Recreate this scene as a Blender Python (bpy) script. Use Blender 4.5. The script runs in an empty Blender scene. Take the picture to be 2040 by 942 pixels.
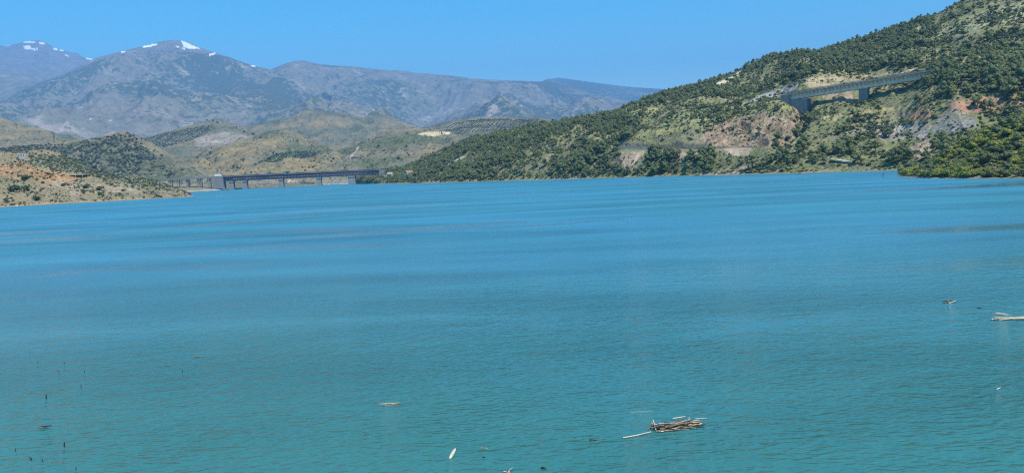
import bpy, bmesh, math, random
import numpy as np
from mathutils import Vector, Matrix

random.seed(7)
RNG = np.random.default_rng(11)
SC = bpy.context.scene
COL = SC.collection

# ------------------------------------------------------------------ camera
CAM_H = 10.0
F = 1600.0                      # focal length in pixels of the 2040 wide photograph
W0, H0 = 2040.0, 942.0
ROLL = math.radians(2.5)
PITCH = math.atan(130.6 / F)    # looking slightly down
f_ = np.array([0, math.cos(PITCH), -math.sin(PITCH)])
r0 = np.array([1.0, 0, 0])
u0 = np.array([0, math.sin(PITCH), math.cos(PITCH)])
r_ = r0 * math.cos(ROLL) - u0 * math.sin(ROLL)
u_ = u0 * math.cos(ROLL) + r0 * math.sin(ROLL)
cam_d = bpy.data.cameras.new('camera')
cam_d.sensor_width = 36.0
cam_d.lens = 36.0 * F / W0
cam_d.clip_start = 0.5
cam_d.clip_end = 80000
cam = bpy.data.objects.new('camera', cam_d)
COL.objects.link(cam)
M = Matrix(((r_[0], u_[0], -f_[0], 0), (r_[1], u_[1], -f_[1], 0), (r_[2], u_[2], -f_[2], CAM_H), (0, 0, 0, 1)))
cam.matrix_world = M
SC.camera = cam

# ------------------------------------------------------------------ sky and sun
SUN_AZ = math.radians(133)       # clockwise from +Y (the view direction)
SUN_EL = math.radians(60)
world = bpy.data.worlds.new('World')
SC.world = world
world.use_nodes = True
wn = world.node_tree.nodes
wl = world.node_tree.links
bg = wn['Background']
sky = wn.new('ShaderNodeTexSky')
sky.sky_type = 'NISHITA'
sky.sun_disc = False
sky.sun_elevation = SUN_EL
sky.sun_rotation = SUN_AZ
sky.altitude = 300
sky.air_density = 1.0
sky.dust_density = 0.1
sky.ozone_density = 1.2
hs = wn.new('ShaderNodeHueSaturation')
hs.inputs['Saturation'].default_value = 1.6
hs.inputs['Hue'].default_value = 0.485
wl.new(sky.outputs[0], hs.inputs['Color'])
wl.new(hs.outputs[0], bg.inputs[0])
bg.inputs[1].default_value = 0.15
sun_d = bpy.data.lights.new('sun', 'SUN')
sun_d.energy = 4.2
sun_d.angle = math.radians(0.53)
sun_d.color = (1.0, 0.955, 0.88)
sun = bpy.data.objects.new('sun', sun_d)
COL.objects.link(sun)
sdir = Vector((math.sin(SUN_AZ) * math.cos(SUN_EL), math.cos(SUN_AZ) * math.cos(SUN_EL), math.sin(SUN_EL)))
sun.rotation_euler = sdir.to_track_quat('Z', 'Y').to_euler()
SC.view_settings.view_transform = 'Standard'
SC.view_settings.look = 'None'
SC.view_settings.exposure = 0.62
SC.view_settings.gamma = 1.0
SC.view_settings.use_curve_mapping = False
SC.cycles.use_denoising = False
SC.cycles.use_adaptive_sampling = False
SC.cycles.pixel_filter_type = "BLACKMAN_HARRIS"
SC.cycles.filter_width = 1.2
SC.cycles.max_bounces = 4
SC.cycles.diffuse_bounces = 2
SC.cycles.glossy_bounces = 2
SC.cycles.transmission_bounces = 2
SC.cycles.volume_bounces = 0
SC.cycles.transparent_max_bounces = 6

HAZE_DENSITY = 8.8e-5

# ------------------------------------------------------------------ geometry of the view
def pdir(x, y):
    d = f_ * F + r_ * (x - 1020.0) - u_ * (y - 471.0)
    return d

def wp(x, y, depth=None):
    """world point seen at photo pixel x, y at distance depth along +Y (None: on the water)."""
    d = pdir(x, y)
    if depth is None:
        k = -CAM_H / d[2]
    else:
        k = depth / d[1]
    return np.array([0, 0, CAM_H]) + d * k

def proj(P):
    q = P - np.array([0, 0, CAM_H])
    a = q @ f_
    return 1020.0 + F * (q @ r_) / a, 471.0 - F * (q @ u_) / a

# ------------------------------------------------------------------ noise
_perm = RNG.permutation(256)
_perm = np.concatenate([_perm, _perm, _perm])
_ga = np.arange(256) * (2 * np.pi / 256) * 7.13
_gx, _gy = np.cos(_ga), np.sin(_ga)

def perlin(x, y):
    xi = np.floor(x).astype(np.int64); yi = np.floor(y).astype(np.int64)
    fx = x - xi; fy = y - yi
    xi &= 255; yi &= 255
    u = fx * fx * fx * (fx * (fx * 6 - 15) + 10); v = fy * fy * fy * (fy * (fy * 6 - 15) + 10)
    def g(ix, iy, dx, dy):
        h = _perm[_perm[ix] + iy]
        return _gx[h] * dx + _gy[h] * dy
    a = g(xi, yi, fx, fy); b = g(xi + 1, yi, fx - 1, fy)
    c = g(xi, yi + 1, fx, fy - 1); d = g(xi + 1, yi + 1, fx - 1, fy - 1)
    return (a + (b - a) * u + ((c + (d - c) * u) - (a + (b - a) * u)) * v) * 1.5

def fbm(x, y, oct=4, gain=0.5, lac=2.03):
    s = 0; a = 1; t = 0
    for i in range(oct):
        s = s + a * perlin(x + 17.3 * i, y - 9.1 * i); t += a
        x = x * lac; y = y * lac; a *= gain
    return s / t

def ridged(x, y, oct=4, gain=0.5, lac=2.07):
    s = 0; a = 1; t = 0; w = 1
    for i in range(oct):
        n = 1 - np.abs(perlin(x + 31.7 * i, y + 5.9 * i))
        n = n * n
        s = s + a * n * w; t += a
        w = np.clip(n * 1.6, 0, 1)
        x = x * lac; y = y * lac; a *= gain
    return s / t

def sstep(a, b, x):
    t = np.clip((x - a) / (b - a), 0, 1)
    return t * t * (3 - 2 * t)

def inpoly(px, py, poly):
    r = np.zeros(px.shape, bool)
    n = len(poly)
    for i in range(n):
        x1, y1 = poly[i]; x2, y2 = poly[(i + 1) % n]
        if y1 == y2: continue
        c = ((y1 > py) != (y2 > py)) & (px < (x2 - x1) * (py - y1) / (y2 - y1) + x1)
        r ^= c
    return r

# ------------------------------------------------------------------ object helpers
def tag(o, label=None, cat=None, group=None, kind=None):
    if label: o['label'] = label
    if cat: o['category'] = cat
    if group: o['group'] = group
    if kind: o['kind'] = kind
    return o

def link(o, parent=None):
    COL.objects.link(o)
    if parent: o.parent = parent
    return o

def empty(name, loc, rz=0.0):
    o = bpy.data.objects.new(name, None)
    o.location = loc; o.rotation_euler = (0, 0, rz)
    o.empty_display_size = 0.5
    return link(o)

def mesh_np(name, V, Fq, mat, smooth=True):
    me = bpy.data.meshes.new(name)
    V = np.asarray(V, np.float32); Fq = np.asarray(Fq, np.int32)
    k = Fq.shape[1]
    me.vertices.add(len(V)); me.vertices.foreach_set('co', V.ravel())
    me.loops.add(Fq.size); me.loops.foreach_set('vertex_index', Fq.ravel())
    me.polygons.add(len(Fq))
    me.polygons.foreach_set('loop_start', np.arange(0, Fq.size, k, dtype=np.int32))
    me.polygons.foreach_set('loop_total', np.full(len(Fq), k, np.int32))
    if smooth: me.polygons.foreach_set('use_smooth', np.ones(len(Fq), bool))
    me.update(calc_edges=True)
    if mat: me.materials.append(mat)
    return me

class MB:
    """collects simple shapes for one mesh"""
    def __init__(s): s.v = []; s.f = []
    def add(s, v, f):
        b = len(s.v)
        s.v += [tuple(p) for p in v]; s.f += [tuple(i + b for i in q) for q in f]
    def hexa(s, p):   # 8 points: bottom 4, top 4
        s.add(p, [(3, 2, 1, 0), (4, 5, 6, 7), (0, 1, 5, 4), (1, 2, 6, 5), (2, 3, 7, 6), (3, 0, 4, 7)])
    def box(s, c, d):
        x, y, z = c; a, b, h = d[0] / 2, d[1] / 2, d[2] / 2
        s.hexa([(x - a, y - b, z - h), (x + a, y - b, z - h), (x + a, y + b, z - h), (x - a, y + b, z - h),
                (x - a, y - b, z + h), (x + a, y - b, z + h), (x + a, y + b, z + h), (x - a, y + b, z + h)])
    def bar(s, a, b, w, h=None):
        a = Vector(a); b = Vector(b); h = h or w
        d = (b - a).normalized()
        up = Vector((0, 0, 1)) if abs(d.z) < 0.95 else Vector((1, 0, 0))
        r = d.cross(up).normalized() * (w / 2); u = r.normalized().cross(d) * (h / 2)
        s.hexa([a - r - u, a + r - u, a + r + u, a - r + u, b - r - u, b + r - u, b + r + u, b - r + u])
    def tube(s, pts, rad, n=6):
        pts = [Vector(p) for p in pts]; base = len(s.v)
        for i, p in enumerate(pts):
            d = (pts[min(i + 1, len(pts) - 1)] - pts[max(i - 1, 0)]).normalized()
            up = Vector((0, 0, 1)) if abs(d.z) < 0.9 else Vector((1, 0, 0))
            r = d.cross(up).normalized(); u = r.cross(d)
            rr = rad[i] if hasattr(rad, '__len__') else rad
            for k in range(n):
                t = 2 * math.pi * k / n
                s.v.append(tuple(p + (r * math.cos(t) + u * math.sin(t)) * rr))
        for i in range(len(pts) - 1):
            for k in range(n):
                a = base + i * n + k; b = base + i * n + (k + 1) % n
                s.f.append((a, b, b + n, a + n))
        s.f.append(tuple(base + k for k in reversed(range(n))))
        s.f.append(tuple(base + (len(pts) - 1) * n + k for k in range(n)))
    def mesh(s, name, mat):
        me = bpy.data.meshes.new(name)
        me.from_pydata(s.v, [], s.f); me.update()
        if mat: me.materials.append(mat)
        return me
    def build(s, name, mat, parent=None):
        o = bpy.data.objects.new(name, s.mesh(name, mat))
        return link(o, parent)

# ------------------------------------------------------------------ materials
def new_mat(name):
    m = bpy.data.materials.new(name); m.use_nodes = True
    nt = m.node_tree
    return m, nt, nt.nodes['Principled BSDF'], nt.nodes, nt.links

def mixc(nd, lk, a, b, fac, mode='MIX'):
    n = nd.new('ShaderNodeMix'); n.data_type = 'RGBA'; n.blend_type = mode
    for s, v in ((n.inputs[0], fac), (n.inputs[6], a), (n.inputs[7], b)):
        if isinstance(v, (int, float)): s.default_value = v
        elif isinstance(v, tuple): s.default_value = (*v, 1)
        else: lk.new(v, s)
    return n.outputs[2]

def noise(nd, lk, scale, detail=3, rough=0.55, coord=None, dist=0.0):
    n = nd.new('ShaderNodeTexNoise'); n.inputs['Scale'].default_value = scale
    n.inputs['Detail'].default_value = detail; n.inputs['Roughness'].default_value = rough
    n.inputs['Distortion'].default_value = dist
    if coord is not None: lk.new(coord, n.inputs['Vector'])
    return n.outputs['Fac']

def ramp(nd, lk, fac, stops):
    n = nd.new('ShaderNodeValToRGB'); cr = n.color_ramp
    while len(cr.elements) < len(stops): cr.elements.new(0.5)
    for e, (p, c) in zip(cr.elements, stops):
        e.position = p; e.color = (*c, 1) if isinstance(c, tuple) else (c, c, c, 1)
    lk.new(fac, n.inputs[0])
    return n.outputs[0]

def math_n(nd, lk, op, a, b):
    n = nd.new('ShaderNodeMath'); n.operation = op
    for s, v in zip(n.inputs, (a, b)):
        if isinstance(v, (int, float)): s.default_value = v
        else: lk.new(v, s)
    return n.outputs[0]

def plain(name, col, rough=0.8, var=0.25, scale=1.0, bump=0.0, spec=0.3, metal=0.0, streak=False):
    m, nt, p, nd, lk = new_mat(name)
    geo = nd.new('ShaderNodeNewGeometry')
    co = geo.outputs['Position']
    if streak:
        mp = nd.new('ShaderNodeMapping'); mp.inputs['Scale'].default_value = (1, 1, 0.15)
        lk.new(co, mp.inputs[0]); co = mp.outputs[0]
    fa = noise(nd, lk, scale, 5, 0.6, co)
    k = ramp(nd, lk, fa, [(0.25, 1 - var), (0.75, 1 + var)])
    c = mixc(nd, lk, col, k, 1.0, 'MULTIPLY')
    lk.new(c, p.inputs['Base Color'])
    p.inputs['Roughness'].default_value = rough
    p.inputs['Specular IOR Level'].default_value = spec
    p.inputs['Metallic'].default_value = metal
    if bump:
        b = nd.new('ShaderNodeBump'); b.inputs['Strength'].default_value = 1; b.inputs['Distance'].default_value = bump
        lk.new(fa, b.inputs['Height']); lk.new(b.outputs[0], p.inputs['Normal'])
    return m

def terrain_mat(name, s1, s2, contrast, bump, dark=None, darkscale=None, darkth=(0.5, 0.6)):
    """ground: colour from the 'soil' attribute, grain from noise of two sizes; optional low growth in spots"""
    m, nt, p, nd, lk = new_mat(name)
    at = nd.new('ShaderNodeAttribute'); at.attribute_name = 'soil'
    geo = nd.new('ShaderNodeNewGeometry'); co = geo.outputs['Position']
    n1 = noise(nd, lk, s1, 4, 0.65, co); n2 = noise(nd, lk, s2, 4, 0.6, co)
    k1 = ramp(nd, lk, n1, [(0.3, 1 - contrast), (0.7, 1 + contrast)])
    k2 = ramp(nd, lk, n2, [(0.3, 1 - contrast * 0.7), (0.7, 1 + contrast * 0.7)])
    c = mixc(nd, lk, at.outputs['Color'], k1, 1.0, 'MULTIPLY')
    c = mixc(nd, lk, c, k2, 1.0, 'MULTIPLY')
    if dark:
        av = nd.new('ShaderNodeAttribute'); av.attribute_name = 'veg'
        n3 = noise(nd, lk, darkscale, 5, 0.68, co)
        # growth shows where the fine noise is under the local share of growth
        d = math_n(nd, lk, 'SUBTRACT', av.outputs['Fac'], n3)
        fac = ramp(nd, lk, d, [(0.0, 0.0), (0.06, 1.0)])
        c = mixc(nd, lk, c, dark, fac)
    lk.new(c, p.inputs['Base Color'])
    p.inputs['Roughness'].default_value = 0.95
    p.inputs['Specular IOR Level'].default_value = 0.1
    b = nd.new('ShaderNodeBump'); b.inputs['Strength'].default_value = 1.0; b.inputs['Distance'].default_value = bump
    ad = math_n(nd, lk, 'ADD', n1, n2)
    lk.new(ad, b.inputs['Height']); lk.new(b.outputs[0], p.inputs['Normal'])
    return m

def leaf_mat(name, c1, c2, c3=None):
    m, nt, p, nd, lk = new_mat(name)
    oi = nd.new('ShaderNodeObjectInfo')
    geo = nd.new('ShaderNodeNewGeometry')
    stops = [(0.0, c1), (0.55, c2)] + ([(0.92, c2), (1.0, c3)] if c3 else [(1.0, c2)])
    nb = noise(nd, lk, 0.03, 3, 0.6, geo.outputs['Position'])
    rnd = math_n(nd, lk, 'ADD', math_n(nd, lk, 'MULTIPLY', oi.outputs['Random'], 0.7), math_n(nd, lk, 'MULTIPLY', math_n(nd, lk, 'SUBTRACT', nb, 0.42), 1.6))
    c = ramp(nd, lk, rnd, stops)
    n1 = noise(nd, lk, 1.3, 2, 0.5, geo.outputs['Position'])
    k = ramp(nd, lk, n1, [(0.3, 0.65), (0.7, 1.35)])
    c = mixc(nd, lk, c, k, 1.0, 'MULTIPLY')
    lk.new(c, p.inputs['Base Color'])
    p.inputs['Roughness'].default_value = 0.6
    p.inputs['Specular IOR Level'].default_value = 0.25
    tr = nd.new('ShaderNodeBsdfTranslucent'); lk.new(mixc(nd, lk, c, (1.0, 1.15, 0.6), 1.0, 'MULTIPLY'), tr.inputs['Color'])
    mx = nd.new('ShaderNodeMixShader'); mx.inputs[0].default_value = 0.35
    lk.new(p.outputs[0], mx.inputs[1]); lk.new(tr.outputs[0], mx.inputs[2])
    lk.new(mx.outputs[0], nd['Material Output'].inputs['Surface'])
    return m

MAT = {}
MAT['bark'] = plain('bark', (0.10, 0.075, 0.055), 0.9, 0.4, 3.0)
MAT['pine'] = leaf_mat('pine_needles', (0.125, 0.155, 0.062), (0.220, 0.240, 0.095), (0.27, 0.25, 0.12))
MAT['shrub'] = leaf_mat('shrub_leaves', (0.085, 0.110, 0.050), (0.165, 0.180, 0.085), (0.22, 0.20, 0.10))
MAT['bright'] = leaf_mat('bright_leaves', (0.16, 0.20, 0.045), (0.30, 0.31, 0.07), (0.50, 0.42, 0.05))
MAT['olive'] = leaf_mat('olive_leaves', (0.060, 0.075, 0.050), (0.10, 0.115, 0.075))
MAT['dark'] = leaf_mat('dark_evergreen', (0.035, 0.05, 0.032), (0.065, 0.08, 0.05))
MAT['bush'] = leaf_mat('green_bush_leaves', (0.045, 0.085, 0.028), (0.085, 0.13, 0.042))
MAT['tuft'] = leaf_mat('dry_tufts', (0.16, 0.14, 0.075), (0.30, 0.24, 0.12), (0.12, 0.13, 0.06))
MAT['concrete'] = plain('weathered_concrete', (0.25, 0.24, 0.225), 0.85, 0.22, 0.35, streak=True)
MAT['concrete_pale'] = plain('pale_concrete', (0.60, 0.54, 0.44), 0.85, 0.2, 0.3, streak=True)  # viaduct girder: colour raised to paint light onto its shaded side
MAT['concrete2'] = plain('grey_concrete', (0.21, 0.205, 0.20), 0.85, 0.2, 0.3, streak=True)  # colour lowered to paint in deep shade on viaduct pier and abutment
MAT['steel'] = plain('blue_painted_steel', (0.030, 0.052, 0.105), 0.55, 0.3, 0.5)
MAT['asphalt'] = plain('asphalt', (0.06, 0.06, 0.06), 0.9, 0.2, 0.5)
MAT['rail'] = plain('dark_railing', (0.08, 0.085, 0.09), 0.6, 0.2, 0.5)
MAT['white'] = plain('white_paint', (0.8, 0.8, 0.78), 0.6, 0.08, 1.0)
MAT['cream'] = plain('cream_render', (0.62, 0.54, 0.40), 0.85, 0.15, 0.6)
MAT['roof'] = plain('clay_tiles', (0.30, 0.17, 0.11), 0.85, 0.25, 1.0)
MAT['glass'] = plain('window_glass', (0.03, 0.035, 0.045), 0.15, 0.1, 1.0, spec=0.5)
MAT['tyre'] = plain('tyre_rubber', (0.02, 0.02, 0.02), 0.8, 0.1, 1.0)
MAT['stone'] = plain('pale_stone', (0.42, 0.38, 0.32), 0.9, 0.3, 0.8)
MAT['rock'] = plain('lichen_rock', (0.31, 0.245, 0.175), 0.9, 0.35, 0.9, bump=0.15)
MAT['cane'] = plain('dry_cane', (0.55, 0.45, 0.30), 0.6, 0.4, 4.0)
MAT['cane_dark'] = plain('wet_cane', (0.20, 0.145, 0.09), 0.5, 0.4, 4.0)
MAT['log'] = plain('bleached_wood', (0.56, 0.48, 0.37), 0.75, 0.25, 6.0)
MAT['wetwood'] = plain('wet_dark_wood', (0.035, 0.028, 0.022), 0.45, 0.3, 5.0)
MAT['orange'] = plain('orange_hull', (0.55, 0.22, 0.08), 0.5, 0.1, 1.0)
MAT['grey'] = plain('grey_board', (0.13, 0.14, 0.16), 0.6, 0.15, 1.0)
MAT['near'] = terrain_mat('hillside_ground', 0.35, 2.2, 0.42, 0.5, (0.085, 0.095, 0.045), 0.55)
MAT['mid'] = terrain_mat('foothill_ground', 0.05, 0.3, 0.25, 1.2, (0.07, 0.085, 0.045), 0.12)
MAT['far'] = terrain_mat('mountain_ground', 0.008, 0.04, 0.24, 8.0, (0.085, 0.095, 0.068), 0.016)

# ------------------------------------------------------------------ water
def water_mat():
    m, nt, p, nd, lk = new_mat('reservoir_water')
    geo = nd.new('ShaderNodeNewGeometry'); co = geo.outputs['Position']
    # wind: long calm and ruffled lanes lying across the lake
    mp = nd.new('ShaderNodeMapping'); mp.inputs['Rotation'].default_value = (0, 0, math.radians(-20))
    mp.inputs['Scale'].default_value = (0.007, 0.040, 1)
    lk.new(co, mp.inputs[0])
    band = noise(nd, lk, 1.0, 5, 0.6, mp.outputs[0], 0.8)
    calm = ramp(nd, lk, band, [(0.32, 1.0), (0.46, 0.0)])
    edge = noise(nd, lk, 0.22, 3, 0.6, co)
    for cx, cy, hl, hw, ang in ((44, 70, 26, 6.5, 6), (48, 60, 24, 2.2, 4), (-16, 149, 44, 8.0, 27), (8, 146, 30, 4.0, 24), (-70, 205, 46, 6, 48), (-51, 100, 16, 1.8, 50), (-46, 118, 22, 2.2, 40)):
        q = nd.new('ShaderNodeMapping'); q.vector_type = 'TEXTURE'
        q.inputs['Location'].default_value = (cx, cy, 0); q.inputs['Rotation'].default_value = (0, 0, math.radians(ang)); q.inputs['Scale'].default_value = (hl, hw, 1)
        lk.new(co, q.inputs[0])
        g = nd.new('ShaderNodeTexGradient'); g.gradient_type = 'SPHERICAL'; lk.new(q.outputs[0], g.inputs[0])
        k = math_n(nd, lk, 'MULTIPLY', math_n(nd, lk, 'MULTIPLY', g.outputs['Fac'], edge), 3.0)
        k = ramp(nd, lk, k, [(0.25, 0.0), (0.8, 0.9)])
        calm = math_n(nd, lk, 'MAXIMUM', calm, k)
    # ripples
    mr = nd.new('ShaderNodeMapping'); mr.inputs['Rotation'].default_value = (0, 0, math.radians(10))
    mr.inputs['Scale'].default_value = (1.0, 1.9, 1)
    lk.new(co, mr.inputs[0])
    mr2 = nd.new('ShaderNodeMapping'); mr2.inputs['Rotation'].default_value = (0, 0, math.radians(-16))
    mr2.inputs['Scale'].default_value = (0.9, 2.1, 1)
    lk.new(co, mr2.inputs[0])
    a = noise(nd, lk, 1.5, 2, 0.4, mr.outputs[0], 0.5)
    b_ = noise(nd, lk, 2.3, 1, 0.4, mr2.outputs[0], 0.4)
    c_ = noise(nd, lk, 0.40, 3, 0.5, mr.outputs[0], 0.3)
    h = math_n(nd, lk, 'ADD', math_n(nd, lk, 'ADD', a, b_), math_n(nd, lk, 'MULTIPLY', c_, 2.6))
    bp = nd.new('ShaderNodeBump')
    bp.inputs['Distance'].default_value = 0.15
    bp.inputs['Filter Width'].default_value = 0.03
    st = math_n(nd, lk, 'SUBTRACT', 1.0, math_n(nd, lk, 'MULTIPLY', calm, 0.9))
    gust = ramp(nd, lk, noise(nd, lk, 0.045, 3, 0.5, mr.outputs[0]), [(0.35, 0.45), (0.65, 1.0)])
    st = math_n(nd, lk, 'MULTIPLY', st, gust)
    lk.new(st, bp.inputs['Strength'])
    lk.new(h, bp.inputs['Height']); lk.new(bp.outputs[0], p.inputs['Normal'])
    # silt: random turbidity, plus sky reflection painted as bluer far water
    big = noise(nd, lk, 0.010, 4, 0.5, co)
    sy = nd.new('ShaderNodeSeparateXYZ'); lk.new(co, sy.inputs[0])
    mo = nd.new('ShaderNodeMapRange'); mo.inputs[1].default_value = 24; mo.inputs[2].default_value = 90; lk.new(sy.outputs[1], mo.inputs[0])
    silt_sky = math_n(nd, lk, 'MULTIPLY', math_n(nd, lk, 'ADD', mo.outputs[0], ramp(nd, lk, big, [(0.35, 0.0), (0.65, 0.6)])), 0.65)
    col = mixc(nd, lk, (0.038, 0.166, 0.138), (0.048, 0.212, 0.300), silt_sky)
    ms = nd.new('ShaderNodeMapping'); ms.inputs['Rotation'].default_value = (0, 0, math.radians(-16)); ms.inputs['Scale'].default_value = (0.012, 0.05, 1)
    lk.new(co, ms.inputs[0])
    col = mixc(nd, lk, col, ramp(nd, lk, noise(nd, lk, 1.0, 4, 0.55, ms.outputs[0], 0.4), [(0.32, 0.70), (0.62, 1.08)]), 1.0, 'MULTIPLY')  # streaky tone: dark and light reflection lanes painted into the water colour
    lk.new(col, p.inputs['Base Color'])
    p.inputs['IOR'].default_value = 1.333
    p.inputs['Specular IOR Level'].default_value = 0.5
    # the lee of the near shore is smoother, the open lake rougher
    sx = nd.new('ShaderNodeSeparateXYZ'); lk.new(co, sx.inputs[0])
    mrg = nd.new('ShaderNodeMapRange'); mrg.inputs[1].default_value = 35; mrg.inputs[2].default_value = 170; mrg.inputs[3].default_value = 0.11; mrg.inputs[4].default_value = 0.43
    lk.new(sx.outputs[1], mrg.inputs[0])
    rg = math_n(nd, lk, 'MULTIPLY', mrg.outputs[0], math_n(nd, lk, 'SUBTRACT', 1.0, math_n(nd, lk, 'MULTIPLY', calm, 0.75)))
    lk.new(rg, p.inputs['Roughness'])
    return m

me = mesh_np('lake_water', [(-2200, -150, 0), (2200, -150, 0), (2200, 1650, 0), (-2200, 1650, 0)], [(0, 1, 2, 3)], water_mat(), False)
lake = link(bpy.data.objects.new('lake_water', me))
tag(lake, 'turquoise rippled water of the reservoir filling the foreground', 'water', kind='structure')
gm = terrain_mat('base_ground', 0.02, 0.2, 0.2, 0.3)
gv = [(-20000, -3000, -9), (20000, -3000, -9), (20000, 20000, -9), (-20000, 20000, -9)]
me = mesh_np('ground', gv, [(0, 1, 2, 3)], plain('lake_bed_ground', (0.2, 0.17, 0.12), 0.95), False)
tag(link(bpy.data.objects.new('ground', me)), 'low ground under the reservoir and the hills', 'ground', kind='structure')

# ------------------------------------------------------------------ terrain layers
class Layer: pass
LAYERS = {}

def make_layer(name, lines, x0, x1, ncol, rows, relief, colour, mat, label, cat='hill', smooth=5, calm=0.75, limit=False):
    """lines: near to far, each [(photo x, photo y, depth | None for the waterline) ...] or a function of the lines before"""
    a0 = math.atan2(*pdir(x0, 300)[:2]); a1 = math.atan2(*pdir(x1, 300)[:2])
    az = np.linspace(a0, a1, ncol)
    RR, ZZ = [], []
    if not callable(lines[0]):
        foot = wp(*lines[0][0])
        d0 = min(p[2] for p in lines[0]) * 0.93
        lines = [lambda az, RR, ZZ: (d0 / np.cos(az) * 0.97, np.full_like(az, -8.5))] + lines
        rows = [5] + rows
    for L in lines:
        if callable(L):
            R, Z = L(az, RR, ZZ)
        else:
            P = np.array([wp(x, y, d) for x, y, d in L])
            A = np.arctan2(P[:, 0], P[:, 1]); R_ = np.hypot(P[:, 0], P[:, 1])
            o = np.argsort(A)
            R = np.interp(az, A[o], R_[o]); Z = np.interp(az, A[o], P[o, 2])
            k = np.hanning(2 * smooth + 3)[1:-1]; k /= k.sum()
            n = len(k) // 2
            R = np.convolve(np.pad(R, n, 'edge'), k, 'valid'); Z = np.convolve(np.pad(Z, n, 'edge'), k, 'valid')
        if RR: R = np.maximum(R, RR[-1] + 0.5)
        RR.append(R); ZZ.append(Z)
    RR = np.array(RR); ZZ = np.array(ZZ)
    # limited tangents, cubic between lines
    sl = np.diff(ZZ, axis=0) / np.diff(RR, axis=0)
    T = np.zeros_like(ZZ); T[0] = sl[0]; T[-1] = sl[-1]
    for i in range(1, len(ZZ) - 1):
        s = np.where(sl[i - 1] * sl[i] <= 0, 0, 2 * sl[i - 1] * sl[i] / (sl[i - 1] + sl[i] + 1e-9))
        T[i] = s
    Rg, Zg, seg = [], [], []
    for i in range(len(rows)):
        n = rows[i]
        t = np.linspace(0, 1, n, endpoint=(i == len(rows) - 1))[:, None]
        d = RR[i + 1] - RR[i]
        h00 = 2 * t**3 - 3 * t**2 + 1; h10 = t**3 - 2 * t**2 + t; h01 = -2 * t**3 + 3 * t**2; h11 = t**3 - t**2
        Rg.append(RR[i] + d * t)
        Zg.append(h00 * ZZ[i] + h10 * d * T[i] + h01 * ZZ[i + 1] + h11 * d * T[i + 1])
        seg += [i] * n
    R = np.concatenate(Rg); Z = np.concatenate(Zg); seg = np.array(seg)
    X = R * np.sin(az); Y = R * np.cos(az)
    Z0 = relief(X, Y, Z, R, az[None, :] + 0 * R)
    if calm: Z0 = Z0 * (1 - calm * np.exp(-((R - RR[-2]) / (0.22 * (RR[-2] - RR[-3]))) ** 2))
    Z = Z + Z0
    if calm:    # nothing on the near face rises above the crest
        T = (ZZ[-2] - CAM_H) / RR[-2]
        top = CAM_H + R * T - np.maximum(0, RR[-2] - R) * 0.004 - 0.0
        Zs = top - 0.004 * R * np.logaddexp(0, (top - Z) / (0.004 * R))
        w_ = sstep(0.0, 0.35, (RR[-2] - R) / (RR[-2] - RR[-3])) if limit else 0
        Z = np.where(R < RR[-2], np.minimum(Z, np.where(limit, Zs, Z) * w_ + Z * (1 - w_)), Z)
        if limit: Z = np.where(R < RR[-2], np.minimum(Z, CAM_H + R * T), Z)
    P = np.stack([X, Y, Z], -1)
    px, py = proj(P.reshape(-1, 3)); px = px.reshape(X.shape); py = py.reshape(X.shape)
    gy = np.gradient(P, axis=0); gx = np.gradient(P, axis=1)
    N = np.cross(gx, gy); N /= np.linalg.norm(N, axis=-1, keepdims=True) + 1e-9
    N *= np.sign(N[..., 2:3] + 1e-9)
    soil, veg = colour(X, Y, Z, px, py, N)
    nr, nc = X.shape
    idx = np.arange(nr * nc).reshape(nr, nc)
    Q = np.stack([idx[:-1, :-1], idx[:-1, 1:], idx[1:, 1:], idx[1:, :-1]], -1).reshape(-1, 4)
    me = mesh_np(name, P.reshape(-1, 3), Q, mat, True)
    at = me.attributes.new('soil', 'FLOAT_COLOR', 'POINT')
    at.data.foreach_set('color', np.concatenate([np.clip(soil, 0, 1), np.ones(soil.shape[:2] + (1,))], -1).astype(np.float32).ravel())
    at = me.attributes.new('veg', 'FLOAT', 'POINT')
    at.data.foreach_set('value', veg.astype(np.float32).ravel())
    o = link(bpy.data.objects.new(name, me))
    tag(o, label, cat, kind='structure')
    L = Layer(); L.P = P; L.px = px; L.py = py; L.N = N; L.seg = seg; L.az = az; L.obj = o; L.RR = RR; L.ZZ = ZZ
    LAYERS[name] = L
    return L

def below(dr, z):
    return lambda az, RR, ZZ: (RR[-1] + dr, np.full_like(az, z))

def behind(dr, k, dz=0.0):
    return lambda az, RR, ZZ: (RR[-1] + dr, ZZ[-1] * k + dz)

def lerpc(a, b, t):
    return a + (b - a) * t[..., None]

def C(*c): return np.array(c)
TAN = C(0.36, 0.285, 0.155); KHAKI = C(0.235, 0.205, 0.11); GREEN = C(0.115, 0.13, 0.06); BROWN = C(0.27, 0.205, 0.145)
RED = C(0.37, 0.20, 0.12); SCREE = C(0.40, 0.39, 0.37); CREAM = C(0.58, 0.49, 0.36); YELLOW = C(0.36, 0.31, 0.13); GREYG = C(0.22, 0.215, 0.17)

def paint(soil, m, col, s=1.0):
    m = np.clip(m * s, 0, 1)[..., None]
    return soil * (1 - m) + col * m

def patch(px, py, X, Y, poly, wob=6.0, sc=0.03, brk=0.0):
    """a ragged-edged area of the ground"""
    qx = px + wob * fbm(X * sc + 3.1, Y * sc, 3); qy = py + wob * 0.6 * fbm(X * sc, Y * sc + 7.7, 3)
    m = inpoly(qx, qy, poly).astype(float)
    if brk: m = m * (1 - brk * sstep(0.02, 0.30, fbm(X * sc * 1.7 + 11, Y * sc * 1.7 - 4, 4)))
    return m

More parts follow.
